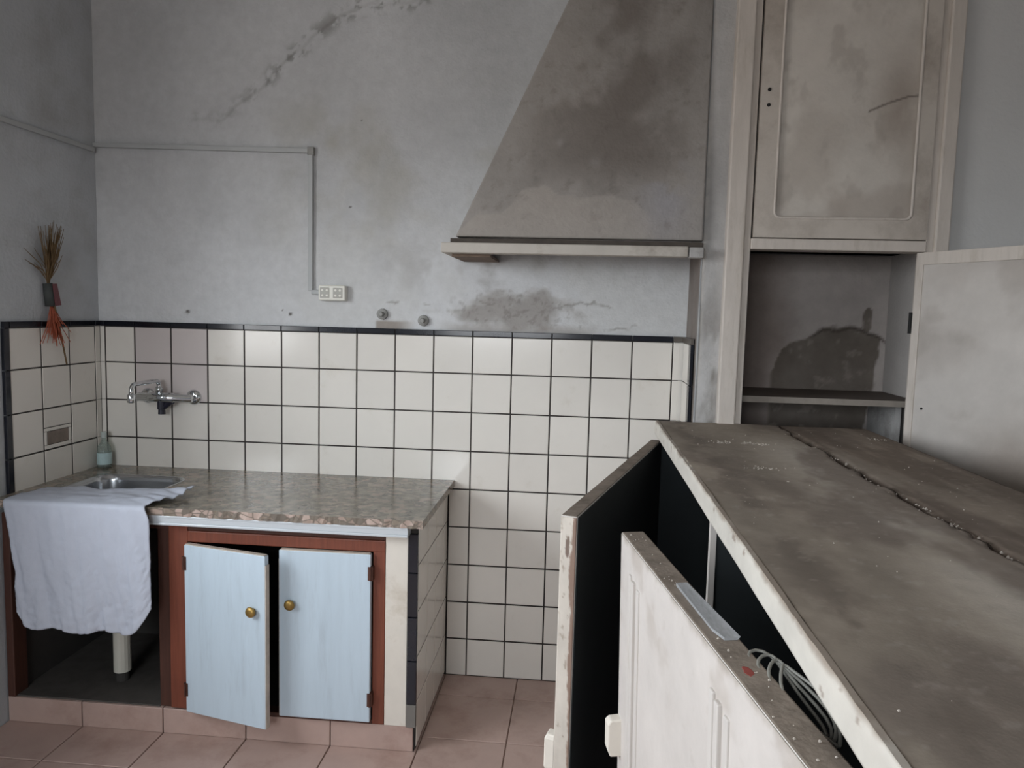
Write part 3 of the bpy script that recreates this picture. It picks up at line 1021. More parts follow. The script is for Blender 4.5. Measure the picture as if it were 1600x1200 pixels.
for x, z, lab in ((1.017, 1.446, 'round capped pipe stub above tiles, nearer the socket'), (1.180, 1.425, 'round capped pipe stub above tiles, nearer the hood')):
    st = thing('pipe_stub', (x, -0.01, z), lab, 'pipe stub', 'capped pipe stubs above the tiles')
    MB().tube([(x, 0.01, z), (x, -0.012, z), (x, -0.014, z)], [0.023, 0.021, 0.014], 14).build('flange', M_STUB, st)
    MB().tube([(x, -0.010, z), (x, -0.030, z), (x, -0.033, z)], [0.011, 0.011, 0.008], 6).build('cap', M_STUB, st)

# ------------------------------------------------------------------ dried bouquet on the left wall
bq = thing('dried_bouquet', (XL, -0.30, 1.40), 'dried grass bouquet in dark wrapper with orange-red straw fan on left wall', 'bouquet')
rq = random.Random(5)
m_ = MB()
for k in range(95):
    a = rq.gauss(0, 0.13)
    if rq.random() < 0.18:
        a = rq.uniform(-0.9, 0.5)
    ln = rq.uniform(0.10, 0.22) * (1 - 0.45 * min(1, abs(a)))
    o = rq.uniform(0.01, 0.045)
    y0, z0 = -0.318 + rq.gauss(0, 0.004), 1.535
    y1_, z1_ = y0 + math.sin(a) * ln * 0.5 + rq.gauss(0, 0.006), z0 + math.cos(a) * ln * 0.5
    y2_, z2_ = y0 + math.sin(a * 1.25) * ln + rq.gauss(0, 0.008), z0 + math.cos(a * 1.2) * ln
    m_.tube([(XL + 0.02, -0.316 + rq.gauss(0, 0.003), 1.50), (XL + 0.02, y0, z0), (XL + 0.015 + o * 0.6, y1_, z1_), (XL + 0.012 + o, y2_, z2_)], [0.0014, 0.0014, 0.0020, 0.0010], 4)
tag(m_.build('dried_stems', M_STEM, bq), kind='stuff')
m_ = MB()
m_.tube([(XL + 0.018, -0.318, 1.527), (XL + 0.020, -0.313, 1.49), (XL + 0.020, -0.308, 1.445)], [0.016, 0.019, 0.018], 12)
m_.build('wrapper', M_WRAP, bq, smooth=True)
MB().add([(XL + 0.041, -0.322, 1.526), (XL + 0.043, -0.312, 1.446), (XL + 0.036, -0.272, 1.449), (XL + 0.034, -0.290, 1.527), (XL + 0.039, -0.322, 1.526), (XL + 0.041, -0.312, 1.446), (XL + 0.034, -0.273, 1.449), (XL + 0.032, -0.291, 1.527)],
         [(0, 1, 2, 3), (7, 6, 5, 4), (0, 4, 5, 1), (1, 5, 6, 2), (2, 6, 7, 3), (3, 7, 4, 0)]).build('printed_band', M_WRAPR, bq)
m_ = MB()
for k in range(90):
    a = rq.gauss(-0.12, 0.17)
    ln = rq.uniform(0.06, 0.155)
    y0, z0 = -0.300 + rq.gauss(0, 0.005), 1.448
    ex = rq.uniform(0.012, 0.04)
    m_.tube([(XL + 0.02, y0, z0), (XL + 0.018 + ex * 0.5, y0 + math.sin(a) * ln * 0.55, z0 - math.cos(a) * ln * 0.55), (XL + 0.016 + ex, y0 + math.sin(a * 1.4) * ln, z0 - math.cos(a) * ln)], [0.0014, 0.0020, 0.0012], 4)
tag(m_.build('red_straw_fan', M_REDF, bq, ), kind='stuff')
MB().tube([(XL + 0.03, -0.302, 1.45), (XL + 0.03, -0.272, 1.34), (XL + 0.024, -0.236, 1.228)], [0.003, 0.0035, 0.003], 6).build('stick', M_STEM, bq)

# ------------------------------------------------------------------ plaster cooker hood
hood = thing('cooker_hood', (1.75, -0.2, 1.66), 'large grey plastered cooker hood tapering up to the ceiling, with moulded ledge', 'hood')


def hood_pos(s, t):
    z = 1.722 + t * (ZC - 1.722)
    xl = 1.352 + 0.462 * (z - 1.722)
    xr = 2.188 + 0 * z
    y = -0.306 + 0.028 * (z - 1.722)
    return np.stack([xl + s * (xr - xl), y, z], 1)


def hood_col(Q):
    x, z = Q[:, 0], Q[:, 2]
    c = np.repeat(hx('#95908b')[None, :], len(Q), 0)
    n1 = fbm(x * 3.2, z * 2.6, 121)
    n2 = fbm(x * 10, z * 10, 131)
    c = c * (0.88 + 0.26 * n1)[:, None]
    dk = sstep(0.46, 0.62, fbm(x * 3.5 + 2, z * 3.0, 141)) * np.exp(-((x - 1.9) / 0.30) ** 2) * sstep(1.86, 2.0, z)
    c = mixc(c, hx('#6f6862'), dk * 0.75)
    d2 = sstep(0.45, 0.7, fbm(x * 7, z * 7, 151)) * np.exp(-((x - 1.78) / 0.2) ** 2 - ((z - 1.97) / 0.10) ** 2)
    c = mixc(c, hx('#77726d'), d2 * 0.7)
    b = np.interp(x, [1.36, 1.40, 1.43, 1.50, 1.53, 1.58, 1.66, 1.70, 1.74, 1.80, 1.88, 1.95, 1.99, 2.01, 2.03], [1.74, 1.78, 1.80, 1.80, 1.82, 1.885, 1.90, 1.875, 1.862, 1.860, 1.866, 1.850, 1.82, 1.78, 1.70])
    wob = (fbm(x * 24, z * 24, 161) - 0.5) * 0.022
    pt = 1 - sstep(-0.004, 0.004, z + wob - b)
    c = mixc(c, hx('#a49d96'), pt * (0.55 + 0.3 * n2))
    hl = np.exp(-((x - 1.70) / 0.012) ** 2 - ((z - 2.04) / 0.014) ** 2) + 0.8 * np.exp(-((x - 1.82) / 0.02) ** 2 - ((z - 1.975) / 0.015) ** 2)
    c = mixc(c, hx('#b5b5b3'), np.clip(hl, 0, 1) * 0.3)
    lv = sstep(0.5, 0.62, fbm(x * 6, z * 6, 171)) * np.exp(-((x - 2.06) / 0.08) ** 2 - ((z - 1.85) / 0.12) ** 2)
    c = mixc(c, hx('#9a989c'), lv * 0.7)
    fs_ = sstep(0.62, 0.8, fbm(x * 34, z * 34, 181)) * 0.25
    return mixc(c, hx('#625c57'), fs_)


surf('hood_front', M_PL, hood, hood_pos, 110, 170, (0, 0.03, 0), hood_col, lambda Q: (fbm(Q[:, 0] * 5, Q[:, 2] * 5, 77) - 0.5) * 0.006, (0, -1, 0.11))
m_ = MB()
zt = ZC
yt = -0.306 + 0.028 * (zt - 1.722)
xt = 1.352 + 0.462 * (zt - 1.722)
m_.add([(1.352, -0.304, 1.722), (1.352, 0.0, 1.722), (xt, 0.0, zt), (xt, yt, zt), (1.382, -0.28, 1.722), (1.382, 0.0, 1.722), (xt + 0.03, 0.0, zt), (xt + 0.03, yt + 0.02, zt)],
       [(0, 1, 2, 3), (4, 7, 6, 5), (0, 4, 5, 1), (1, 5, 6, 2), (2, 6, 7, 3), (3, 7, 4, 0)])
m_.build('hood_side', M_PLP, hood)
MB().box(1.332, 2.19, -0.300, -0.270, 1.694, 1.716).box(1.332, 1.362, -0.270, 0.0, 1.694, 1.716).build('soot_groove', mat('soot', '#514a44', 0.95, var=0.3, scale=25), hood)
m_ = MB().box(1.306, 2.138, -0.338, -0.285, 1.664, 1.699).box(1.306, 1.366, -0.285, 0.0, 1.664, 1.699)
m_.build('ledge', mat('ledge_paint', '#bdb7ae', 0.7, var=0.12, scale=10, grime='#9a9086', gscale=8, gth=(0.5, 0.75)), hood, bevel=0.004)
MB().box(2.141, 2.19, -0.334, -0.282, 1.662, 1.697).build('ledge_end', M_PLP, hood, bevel=0.004)
MB().box(1.335, 1.47, -0.28, -0.0, 1.655, 1.6645).build('ledge_underboard', mat('scorched_board', '#77675a', 0.9, var=0.35, scale=18), hood)

# ------------------------------------------------------------------ built-in cupboard
cup = thing('built_in_cupboard', (2.62, PY, 0.0), 'tall built-in cupboard with dirty white panelled upper door and open lower door', 'cupboard')


def wood_col(seed, base='#c0b6aa', dark='#978b80', amt=0.8):
    def f(Q):
        a = Q[:, 0] + Q[:, 1]
        z = Q[:, 2]
        c = np.repeat(hx(base)[None, :], len(Q), 0)
        n = fbm(a * 5, z * 3.5, seed)
        c = c * (0.90 + 0.2 * fbm(a * 2, z * 1.5, seed + 9))[:, None]
        c = mixc(c, hx(dark), sstep(0.46, 0.7, n) * amt)
        c = mixc(c, hx('#7d736a'), sstep(0.60, 0.76, fbm(a * 14, z * 10, seed + 4)) * 0.35 * amt)
        return c
    return f


def upper_panel_col(Q):
    c = wood_col(201, '#cbc4bb', '#b3aaa0', 0.6)(Q)
    x, z = Q[:, 0], Q[:, 2]
    gr = np.exp(-((x - 2.80) / 0.07) ** 2 - ((z - 2.16) / 0.16) ** 2) * sstep(0.3, 0.6, fbm(x * 8, z * 5, 211))
    c = mixc(c, hx('#93867b'), gr * 0.7)
    d = seg_dist(x, z + (fbm(x * 8, z * 8, 5) - 0.5) * 0.01, [(2.70, 2.145), (2.76, 2.17), (2.82, 2.19), (2.855, 2.195)])
    c = mixc(c, hx('#5d544d'), (1 - sstep(0.001, 0.005, d)) * 0.7)
    lo = sstep(0.45, 0.65, fbm(x * 4, z * 6, 221)) * (1 - sstep(1.85, 1.98, z))
    c = mixc(c, hx('#9c9086'), lo * 0.45)
    return c


YF_ = PY - 0.030     # front of the frame
m_ = MB().box(2.264, 2.324, YF_, PY + 0.02, 0.05, ZC - 0.02)
m_.build('post', M_WHITEW, cup, bevel=0.005)
MB().box(2.322, 2.346, YF_ + 0.014, PY + 0.10, 0.05, ZC - 0.02).build('rebate', M_WHITEW, cup, bevel=0.002)
MB().box(2.930, 2.976, YF_, PY + 0.02, 0.05, ZC - 0.02).build('post', M_WHITEW, cup, bevel=0.005)
MB().box(2.906, 2.931, YF_ + 0.010, PY + 0.05, 0.05, ZC - 0.02).build('rebate', M_WHITEW, cup, bevel=0.003)
MB().box(2.346, 2.906, YF_ + 0.004, PY + 0.06, 1.697, 1.733).build('mid_rail', M_WHITEW, cup, bevel=0.003)
MB().box(2.346, 2.906, YF_ + 0.004, PY + 0.06, 0.06, 0.12).build('bottom_rail', M_WHITEW, cup, bevel=0.003)
# upper door: stiles, rail, recessed rounded panel
ud = surf('upper_door', M_ATTW, cup, plane_pos((2.353, YF_ + 0.012, 1.737), (0.550, 0, 0), (0, 0, ZC - 1.76)), 130, 240, (0, 0.022, 0), upper_panel_col, lambda Q: -0.003 + 0 * Q[:, 0], (0, -1, 0))
DY = YF_ + 0.012
# frame with a rounded opening
op = rrect(2.412, 2.856, 1.797, ZC - 0.09, 0.022, 5)
ot = [(2.352, 1.736), (2.904, 1.736), (2.904, ZC - 0.03), (2.352, ZC - 0.03)]
bm = bmesh.new()
rings = []
for yv in (DY - 0.002, DY + 0.008):
    o_ = [bm.verts.new((x, yv, z)) for x, z in ot]
    i_ = [bm.verts.new((x, yv, z)) for x, z in op]
    rings.append((o_, i_))
    ed = [bm.edges.new((o_[k], o_[(k + 1) % 4])) for k in range(4)] + [bm.edges.new((i_[k], i_[(k + 1) % len(i_)])) for k in range(len(i_))]
    bmesh.ops.triangle_fill(bm, use_beauty=True, edges=ed)
# front ring sits proud: shift
for v in rings[0][0] + rings[0][1]:
    v.co.y = DY - 0.008
for w_ in (0, 1):
    a, b = rings[0][w_], rings[1][w_]
    for k in range(len(a)):
        j = (k + 1) % len(a)
        bm.faces.new((a[k], a[j], b[j], b[k]))
bmesh.ops.recalc_face_normals(bm, faces=bm.faces)
me = bpy.data.meshes.new('door_frame')
bm.to_mesh(me)
bm.free()
me.materials.append(mat('dirty_door_frame_paint', '#c3bab0', 0.6, var=0.10, scale=7, bump=0.1, bscale=30, grime='#9c9186', gscale=4, gth=(0.45, 0.72)))
dfr = link(bpy.data.objects.new('door_frame', me), ud)
mr_pts = [(x, DY - 0.006, z) for x, z in rrect(2.416, 2.852, 1.801, ZC - 0.094, 0.02, 5)]
MB().tube(mr_pts + [mr_pts[0]], 0.005, 8, cap=False).build('panel_moulding', M_WHITEW, ud, smooth=True)
for z in (2.212, 2.163):
    MB().tube([(2.378, DY - 0.0105, z), (2.378, DY - 0.006, z)], 0.006, 8).build('keyhole', M_HOLE, ud)
# interior
m_ = MB().box(CL, CL + 0.008, PY + 0.10, 0.17, 0.0, ZC)
m_.build('interior_side', M_PLP, cup)


def niche_col(Q):
    x, z = Q[:, 0], Q[:, 2]
    c = np.repeat(hx('#b3aba6')[None, :], len(Q), 0)
    c = c * (0.88 + 0.24 * fbm(x * 3, z * 3, 301))[:, None]
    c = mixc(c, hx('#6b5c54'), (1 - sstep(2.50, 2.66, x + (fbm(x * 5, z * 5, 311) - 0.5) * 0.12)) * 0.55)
    w2 = (fbm(x * 16, z * 16, 321) - 0.5) * 0.05
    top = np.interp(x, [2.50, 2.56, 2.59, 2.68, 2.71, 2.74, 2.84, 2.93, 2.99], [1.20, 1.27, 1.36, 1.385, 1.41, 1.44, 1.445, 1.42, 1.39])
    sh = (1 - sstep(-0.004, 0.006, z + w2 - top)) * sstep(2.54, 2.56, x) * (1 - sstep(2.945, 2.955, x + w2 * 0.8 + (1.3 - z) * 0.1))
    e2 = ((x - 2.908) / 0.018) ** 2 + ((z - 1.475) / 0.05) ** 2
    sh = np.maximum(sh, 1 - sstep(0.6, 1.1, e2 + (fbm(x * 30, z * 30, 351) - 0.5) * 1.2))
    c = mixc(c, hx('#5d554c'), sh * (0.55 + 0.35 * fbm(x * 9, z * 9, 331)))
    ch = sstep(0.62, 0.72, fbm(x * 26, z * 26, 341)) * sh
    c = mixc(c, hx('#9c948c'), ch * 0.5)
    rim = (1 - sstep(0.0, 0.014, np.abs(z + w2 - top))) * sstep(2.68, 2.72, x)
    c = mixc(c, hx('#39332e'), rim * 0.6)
    return c


surf('interior_back', M_PL, cup, plane_pos((CL, 0.165, 0.0), (CR - CL, 0, 0), (0, 0, 1.72)), 90, 220, (0, 0.004, 0), niche_col, lambda Q: (fbm(Q[:, 0] * 8, Q[:, 2] * 8, 5) - 0.5) * 0.006, (0, -1, 0))
MB().box(CR - 0.004, CR + 0.004, PY + 0.02, 0.166, 0.0, 1.72).build('interior_side', mat('niche_plaster', '#b0aba7', 0.92, var=0.12, scale=6, bump=0.2, bscale=70, spec=0.2), cup)
MB().box(CL, CR, PY + 0.06, 0.166, 1.722, 1.722).build('interior_top', M_PLP, cup)
M_SHELF = mat('dark_dusty_shelf', '#5b5048', 0.85, var=0.3, scale=14, stretch=(1, 5, 5))
sh = MB().box(CL + 0.008, CR - 0.006, -0.20, 0.162, 1.176, 1.194).build('shelf', M_SHELF, cup, bevel=0.002)
MB().box(CL + 0.008, CR - 0.006, -0.206, -0.200, 1.174, 1.195).build('shelf_lip', mat('grey_shelf_edge', '#8f877e', 0.7, var=0.2, scale=20), sh)
MB().box(CL + 0.008, CR - 0.006, -0.20, 0.162, 0.80, 0.818).build('shelf', M_SHELF, cup, bevel=0.002)
MB().box(2.93, 2.95, -0.10, 0.162, 0.82, 1.176).build('shelf_support', M_PLP, cup)

# open lower door, hinged at the right post, swung towards the camera
ang = math.radians(-64.0)
HX, HY = 2.886, -0.292
Rm = Matrix.Translation((HX, HY, 0)) @ Matrix.Rotation(ang, 4, 'Z')
rot = np.array(Rm.to_3x3())
dv = rot @ np.array([1, 0, 0])
nv_ = rot @ np.array([0, -1, 0])


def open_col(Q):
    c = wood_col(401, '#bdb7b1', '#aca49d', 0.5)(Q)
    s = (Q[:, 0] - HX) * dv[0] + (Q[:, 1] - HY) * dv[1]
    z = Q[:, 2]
    st = np.exp(-((s - 0.42) / 0.20) ** 2 - ((z - 0.98) / 0.17) ** 2) * (0.5 + fbm(s * 6, z * 6, 411))  # soft brown shade painted into the door colour, low towards the free edge
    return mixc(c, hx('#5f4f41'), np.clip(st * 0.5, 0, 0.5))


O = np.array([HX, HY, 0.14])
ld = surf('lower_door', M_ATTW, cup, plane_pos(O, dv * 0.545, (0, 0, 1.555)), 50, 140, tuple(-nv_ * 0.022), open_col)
for a0, a1, b0, b1 in ((0.0, 0.028, 0.14, 1.695), (0.517, 0.545, 0.14, 1.695)):
    MB(Rm).box(a0, a1, -0.004, 0.001, b0, b1).build('stile', M_WHITEW, ld, bevel=0.0015)
for b0, b1 in ((1.655, 1.695), (0.14, 0.18)):
    MB(Rm).box(0.028, 0.517, -0.004, 0.001, b0, b1).build('rail', M_WHITEW, ld, bevel=0.0015)
MB(Rm).tube([(0.060, -0.003, 1.187), (0.060, 0.001, 1.187)], 0.004, 8).build('nail_hole', M_HOLE, ld)
for z in (1.43, 0.45):
    MB(Rm).tube([(-0.006, -0.004, z), (-0.006, -0.004, z + 0.07)], 0.006, 8).build('hinge', M_HOLE, ld)

# ------------------------------------------------------------------ sideboard in the foreground
SZ = 1.110
SX0, SXG, SX1, SYF, SYN = 2.058, 2.470, 2.757, -0.298, -2.62
sb = thing('sideboard', (2.4, -1.45, 0.0), 'long old white sideboard with dusty plank top and two ajar doors', 'sideboard')


def top_col(Q):
    x, y = Q[:, 0], Q[:, 1]
    c = np.repeat(hx('#9a8f82')[None, :], len(Q), 0)
    n = fbm(x * 9, y * 2.6, 501)
    c = c * (0.80 + 0.36 * n)[:, None]
    c = mixc(c, hx('#bdb5ab'), np.exp(-((x - 2.385) / 0.10) ** 2) * sstep(-0.45, -0.9, y) * sstep(0.3, 0.6, fbm(x * 5, y * 3, 511)) * 0.8)
    c = mixc(c, hx('#7d7269'), sstep(0.5, 0.68, fbm(x * 7 + 4, y * 3.2, 521)) * 0.7)
    c = mixc(c, hx('#6c6259'), np.exp(-((x - 2.13) / 0.05) ** 2) * sstep(0.42, 0.62, fbm(x * 13, y * 7, 531)) * 0.65)
    c = mixc(c, hx('#66594f'), sstep(2.47, 2.48, x) * (0.25 + 0.4 * sstep(0.4, 0.6, fbm(x * 12, y * 2, 541))))
    for (cx, cy, rx, ry, sd) in ((2.21, -0.72, 0.03, 0.025, 551), (2.30, -0.72, 0.04, 0.03, 561), (2.22, -1.10, 0.02, 0.012, 571), (2.36, -2.06, 0.03, 0.02, 581)):
        e = ((x - cx) / rx) ** 2 + ((y - cy) / ry) ** 2
        c = mixc(c, hx('#c9c3bb'), (1 - sstep(0.3, 1.4, e)) * sstep(0.5, 0.62, fbm(x * 50, y * 30, sd)) * 0.9)
    c = mixc(c, hx('#453b33'), np.exp(-((x - SXG - 0.004) / 0.010) ** 2) * sstep(0.38, 0.55, fbm(x * 22, y * 9, 595)) * 0.8)
    sp_ = sstep(0.70, 0.78, fbm(x * 60, y * 60, 591, 3))
    return mixc(c, hx('#b8b0a7'), sp_ * 0.25)


def top_disp(Q):
    x, y = Q[:, 0], Q[:, 1]
    gap = 0.012 * np.exp(-((x - SXG) / 0.012) ** 2) * sstep(0.35, 0.6, fbm(x * 30, y * 16, 601))
    return (fbm(x * 5, y * 3, 611) - 0.5) * 0.005 - gap


surf('top_board', M_ATTD, sb, plane_pos((SX0 + 0.006, SYN, SZ - 0.002), (SXG - SX0 - 0.009, 0, 0), (0, SYF - SYN, 0)), 70, 330, (0, 0, -0.034), top_col, top_disp, (0, 0, 1))
surf('top_board', M_ATTD, sb, plane_pos((SXG + 0.004, SYN, SZ - 0.004), (SX1 - SXG - 0.004, 0, 0), (0, SYF - SYN, 0)), 50, 330, (0, 0, -0.034), top_col, top_disp, (0, 0, 1))


def lip_col(Q):
    y, z = Q[:, 1], Q[:, 2]
    c = np.repeat(hx('#cfc9bf')[None, :], len(Q), 0)
    c = c * (0.93 + 0.12 * fbm(y * 8, z * 20, 701))[:, None]
    ch = sstep(0.0, 0.010, z - (SZ - 0.010) + (fbm(y * 22, z * 10, 711) - 0.5) * 0.018)
    c = mixc(c, hx('#8d7f72'), ch * 0.8)
    return mixc(c, hx('#6f5a4d'), sstep(0.74, 0.80, fbm(y * 26, z * 40, 721)) * 0.5)


surf('front_edging', M_ATTW, sb, plane_pos((SX0, SYF, SZ - 0.046), (0, SYN - SYF, 0), (0, 0, 0.045)), 330, 14, (0.008, 0, 0), lip_col, lambda Q: (fbm(Q[:, 1] * 6, Q[:, 2] * 20, 731) - 0.5) * 0.002 - 0.002 * sstep(0.003, 0.012, Q[:, 2] - SZ + 0.012 + (fbm(Q[:, 1] * 20, Q[:, 2] * 9, 741) - 0.5) * 0.02), (-1, 0, 0))
CX0, CX1, CZ = SX0 + 0.022, SX1 - 0.02, SZ - 0.040
MB().box(CX0, CX1, SYF - 0.035, SYF - 0.006, 0.0, CZ).build('end_panel', M_CABIN, sb)
MB().box(CX0, CX1, SYN + 0.01, SYN + 0.04, 0.0, CZ).build('end_panel', M_WHITED, sb)
MB().box(CX1 - 0.015, CX1, SYN + 0.04, SYF - 0.035, 0.0, CZ).build('back_panel', M_CABIN, sb)
MB().box(CX0, CX1 - 0.015, SYN + 0.04, SYF - 0.035, 0.08, 0.105).build('bottom_board', M_CABIN, sb)
MB().box(CX0 - 0.006, CX0 + 0.006, -1.352, -1.332, 0.105, CZ).build('centre_stile', M_WHITED, sb)
MB().box(CX0 + 0.006, CX1 - 0.015, -1.350, -1.334, 0.105, CZ).build('divider', M_CABIN, sb)
MB().box(CX0 + 0.02, CX1 - 0.015, SYN + 0.04, SYF - 0.035, CZ - 0.006, CZ).build('under_top', M_CABIN, sb)


def sb_door(free, hinge, zt, th, mould, block, sag=0.0):
    fx = Vector((free[0], free[1], 0))
    h = Vector((hinge[0], hinge[1], 0))
    d = (h - fx)
    ln = d.length
    d.normalize()
    out = Vector((d.y, -d.x, 0))
    if out.x > 0:
        out = -out
    X = Matrix(((d.x, out.x, 0, fx.x), (d.y, out.y, 0, fx.y), (0, 0, 1, 0), (0, 0, 0, 1)))
    X = X @ Matrix.Translation((0, 0, zt)) @ Matrix.Rotation(sag, 4, 'X') @ Matrix.Translation((0, 0, -zt))
    # local x: from free edge to hinge, local y: outwards (outer face at y = 0), local z up
    m = MB(X)
    m.box(0, ln, -th, 0, 0.10, zt, 0, top=1)
    door = m.build('door', [M_WHITED, M_DUST], sb, bevel=0.003)
    inn = MB(X).box(0.006, ln - 0.004, -th - 0.002, -th + 0.001, 0.105, zt - 0.004).build('inner_face', M_CABIN, door)
    for s0, s1, ztop in mould:
        w_ = (s1 - s0)
        mm = MB(X)
        mm.box(s0, s0 + w_ * 0.22, -0.002, 0.005, 0.2, ztop)
        mm.box(s0 + w_ * 0.36, s0 + w_ * 0.60, -0.002, 0.007, 0.2, ztop - 0.004)
        mm.box(s0 + w_ * 0.76, s1, -0.002, 0.004, 0.2, ztop - 0.010)
        mm.build('moulding', M_WHITED, door, bevel=0.002)
    if block:
        s0, s1, o1, z0, z1 = block
        b = MB(X)
        b.add([(s0, 0, z0), (s1, 0, z0), (s1, o1 * 0.8, z0), (s0 + 0.004, o1 * 0.8, z0), (s0, 0, z1), (s1, 0, z1), (s1, o1 * 0.8, z1), (s0 + 0.004, o1 * 0.8, z1),
               (s0 - 0.002, 0, z0 + 0.014), (s0 - 0.002, o1, z0 + 0.014), (s1, o1, z0 + 0.014), (s0 - 0.002, 0, z1 - 0.010), (s0 - 0.002, o1, z1 - 0.010), (s1, o1, z1 - 0.010), (s1, 0, z0 + .014), (s1, 0, z1 - .01)],
              [(0, 3, 2, 1), (4, 5, 6, 7), (0, 8, 9, 3), (3, 9, 10, 2), (8, 11, 12, 9), (9, 12, 13, 10), (11, 4, 7, 12), (12, 7, 6, 13), (1, 2, 10, 14), (14, 10, 13, 15), (15, 13, 6, 5)])
        b.build('turn_button', M_CREAM, door, bevel=0.003)
    return door, X, ln


d1, X1, L1 = sb_door((1.762, -1.345), (2.046, -0.30), 1.042, 0.036, [], (0.002, 0.030, 0.022, 0.46, 0.548))
d2, X2, L2 = sb_door((1.884, -1.449), (2.052, -2.40), 1.042, 0.045, [(0.080, 0.150, 0.985), (0.52, 0.585, 0.99), (0.84, 0.90, 0.985)], (0.002, 0.030, 0.027, 0.592, 0.668), sag=-0.022)


def door_sheet(name, door, X, o, u, v, nu, nv, depth, colfn):
    """thin painted sheet on a door, given in the door's own coordinates"""
    A = np.array(X)

    def pos(s_, t_):
        L = np.array(o)[None, :] + s_[:, None] * np.array(u)[None, :] + t_[:, None] * np.array(v)[None, :]
        return L @ A[:3, :3].T + A[:3, 3][None, :]
    Ai = np.linalg.inv(A)
    return surf(name, M_ATTW, door, pos, nu, nv, tuple(A[:3, :3] @ np.array(depth)), lambda Q: colfn(Q @ Ai[:3, :3].T + Ai[:3, 3][None, :]))


def edge_col(L):
    y, z = L[:, 1], L[:, 2]
    c = np.repeat(hx('#c8c0b5')[None, :], len(L), 0) * (0.92 + 0.14 * fbm(y * 40, z * 9, 801))[:, None]
    w_ = (fbm(y * 60, z * 26, 811) - 0.5)
    ch = 1 - sstep(-0.030, -0.027, y + w_ * 0.018 - 0.007 * np.exp(-((z - 0.93) / 0.05) ** 2))
    c = mixc(c, hx('#7a6052'), ch * 0.85)
    e = ((y + 0.017) / 0.006) ** 2 + ((z - 0.985) / 0.035) ** 2 + w_ * 3.0
    c = mixc(c, hx('#5f4c42'), (1 - sstep(0.5, 0.9, e)) * 0.8)
    return mixc(c, hx('#8f8173'), sstep(0.68, 0.76, fbm(y * 90, z * 45, 821)) * 0.6)


door_sheet('painted_edge', d1, X1, (-0.0012, -0.035, 0.11), (0, 0.034, 0), (0, 0, 0.929), 16, 260, (0.0015, 0, 0), edge_col)


def face_col(L):
    x, z = L[:, 0], L[:, 2]
    c = np.repeat(hx('#c6bfb9')[None, :], len(L), 0) * (0.95 + 0.09 * fbm(x * 4, z * 4, 831))[:, None]
    sm = sstep(0.52, 0.70, fbm(x * 9, z * 13, 841)) * sstep(0.80, 1.0, z)
    c = mixc(c, hx('#a2978d'), sm * 0.45)
    top = sstep(-0.010, 0.006, z - 1.040 + (fbm(x * 26, z * 12, 851) - 0.5) * 0.030)
    c = mixc(c, hx('#8d8175'), top * 0.7)
    sp2 = sstep(0.72, 0.80, fbm(x * 40, z * 40, 861))
    return mixc(c, hx('#8b7d70'), sp2 * 0.08)


door_sheet('painted_face', d2, X2, (0.003, 0.0008, 0.11), (L2 - 0.006, 0, 0), (0, 0, 0.930), 190, 190, (0, -0.0012, 0), face_col)

# red smear of paint on the dusty top of the near door
def blob(mb, cx, cy, rx, ry, z, h, n=14, sd=1):
    r_ = random.Random(sd)
    pts = [(cx + rx * math.cos(2 * math.pi * k / n) * r_.uniform(0.75, 1.1), cy + ry * math.sin(2 * math.pi * k / n) * r_.uniform(0.75, 1.1)) for k in range(n)]
    mb.add([(x, y, z) for x, y in pts] + [(cx + (x - cx) * 0.7, cy + (y - cy) * 0.7, z + h) for x, y in pts],
           [[k, (k + 1) % n, n + (k + 1) % n, n + k] for k in range(n)] + [[n + k for k in range(n)], [k for k in range(n)][::-1]])


m_ = MB(X2)
blob(m_, 0.585, -0.020, 0.018, 0.008, 1.0415, 0.0008)
m_.build('red_smear', M_RED, d2)

# things lying on the near door's top edge
m_ = MB(X2)
m_.add([(0.30, -0.036, 1.0425), (0.50, -0.040, 1.0425), (0.50, -0.022, 1.0425), (0.47, -0.016, 1.0425), (0.30, -0.018, 1.0425),
        (0.30, -0.036, 1.048), (0.50, -0.044, 1.047), (0.50, -0.022, 1.0465), (0.47, -0.016, 1.0465), (0.30, -0.018, 1.0475)],
       [(0, 1, 2, 3, 4), (9, 8, 7, 6, 5), (0, 5, 6, 1), (1, 6, 7, 2), (2, 7, 8, 3), (3, 8, 9, 4), (4, 9, 5, 0)])
fl = m_.build('plastic_strip', M_FILM, None)
tag(fl, 'clear plastic strip lying on the dusty top of the near sideboard door', 'plastic strip')

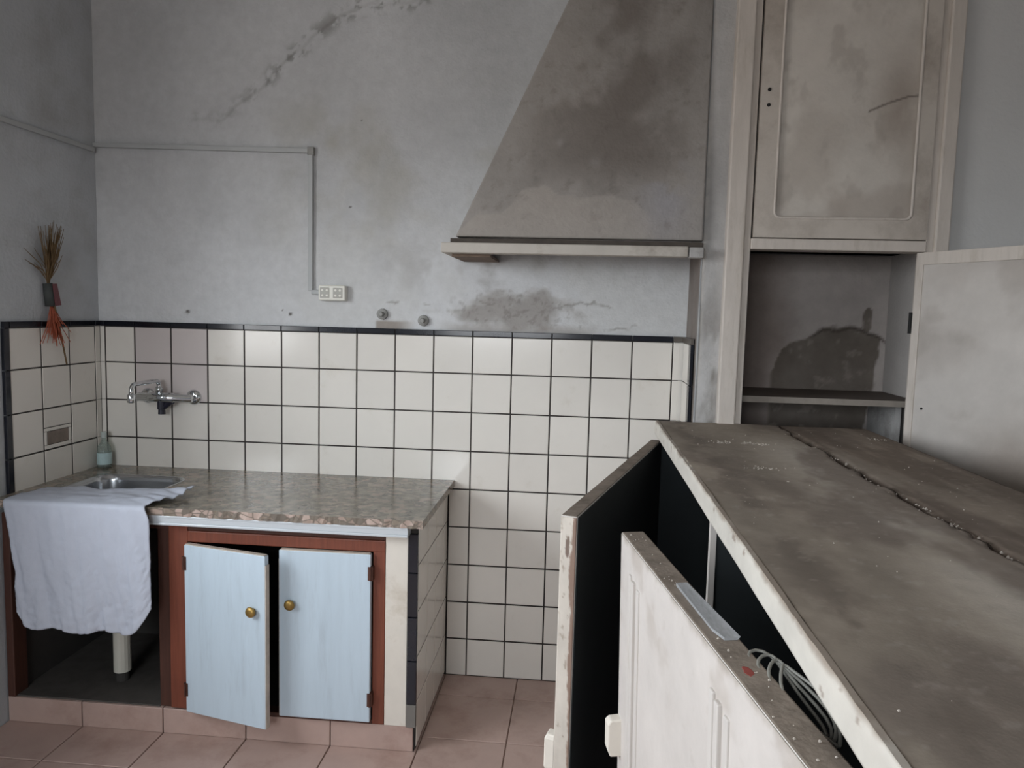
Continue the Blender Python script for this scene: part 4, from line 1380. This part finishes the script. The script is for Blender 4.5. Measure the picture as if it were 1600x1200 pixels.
m_ = MB(X2)
rc = random.Random(9)
for k in range(4):
    pts = []
    L_ = 0.085 - 0.006 * k
    cx, cy = 0.615 + 0.012 * k, -0.052 - 0.004 * k
    for i in range(25):
        a = 2 * math.pi * i / 24
        pts.append((cx + L_ * math.cos(a), cy + 0.020 * math.sin(a) + 0.004 * math.sin(3 * a + k), 1.030 + 0.002 * k + 0.014 * math.cos(a + 2.6) + 0.008 * math.sin(a)))
    m_.tube(pts, 0.0022, 6)
ca = m_.build('cable_coil', M_WIRE, None, smooth=True)
tag(ca, 'loose coil of thin grey cable stuck between near door and sideboard top', 'cable')


def crumbs(name, pts, label, cat):
    b = MB()
    r_ = random.Random(17)
    for (x, y, z, s) in pts:
        vs = [(x + s * r_.uniform(0.6, 1) * a, y + s * r_.uniform(0.6, 1) * c, z + s * 0.7 * r_.uniform(0.5, 1) * (e + 1)) for a, c, e in ((1, 0, -1), (-0.6, 0.8, -1), (-0.6, -0.8, -1), (0.3, 0.2, 0.6), (-0.4, -0.1, 0.5))]
        b.add(vs, [(0, 2, 1), (0, 1, 3), (1, 2, 4), (2, 0, 3), (1, 4, 3), (2, 3, 4)])
    o = b.build(name, M_CRUMB, None)
    return tag(o, label, cat, kind='stuff')


rk = random.Random(23)
pts = []
for k in range(110):
    x = rk.uniform(SX0 + 0.02, SX1 - 0.02)
    y = rk.uniform(-2.4, -0.35)
    pts.append((x, y, SZ - 0.001, rk.uniform(0.0008, 0.0026)))
for k in range(75):
    y = -0.7 - 1.2 * rk.random() ** 0.8
    pts.append((SXG + rk.gauss(0, 0.006), y, SZ - 0.007, rk.uniform(0.0015, 0.005)))
for (cx, cy) in ((2.21, -0.72), (2.30, -0.72), (2.23, -1.08), (2.70, -0.55)):
    for k in range(30):
        pts.append((cx + rk.gauss(0, 0.02), cy + rk.gauss(0, 0.012), SZ - 0.001, rk.uniform(0.001, 0.0035)))
crumbs('plaster_crumbs', pts, 'white plaster crumbs scattered over the dusty sideboard top', 'crumbs')
pts = []
for k in range(40):
    p_ = X2 @ Vector((rk.uniform(0.01, 0.9), -rk.uniform(0.004, 0.036), 1.0425))
    pts.append((p_.x, p_.y, p_.z, rk.uniform(0.001, 0.003)))
crumbs('paint_flakes', pts, 'white paint flakes on the top edge of the near sideboard door', 'flakes')
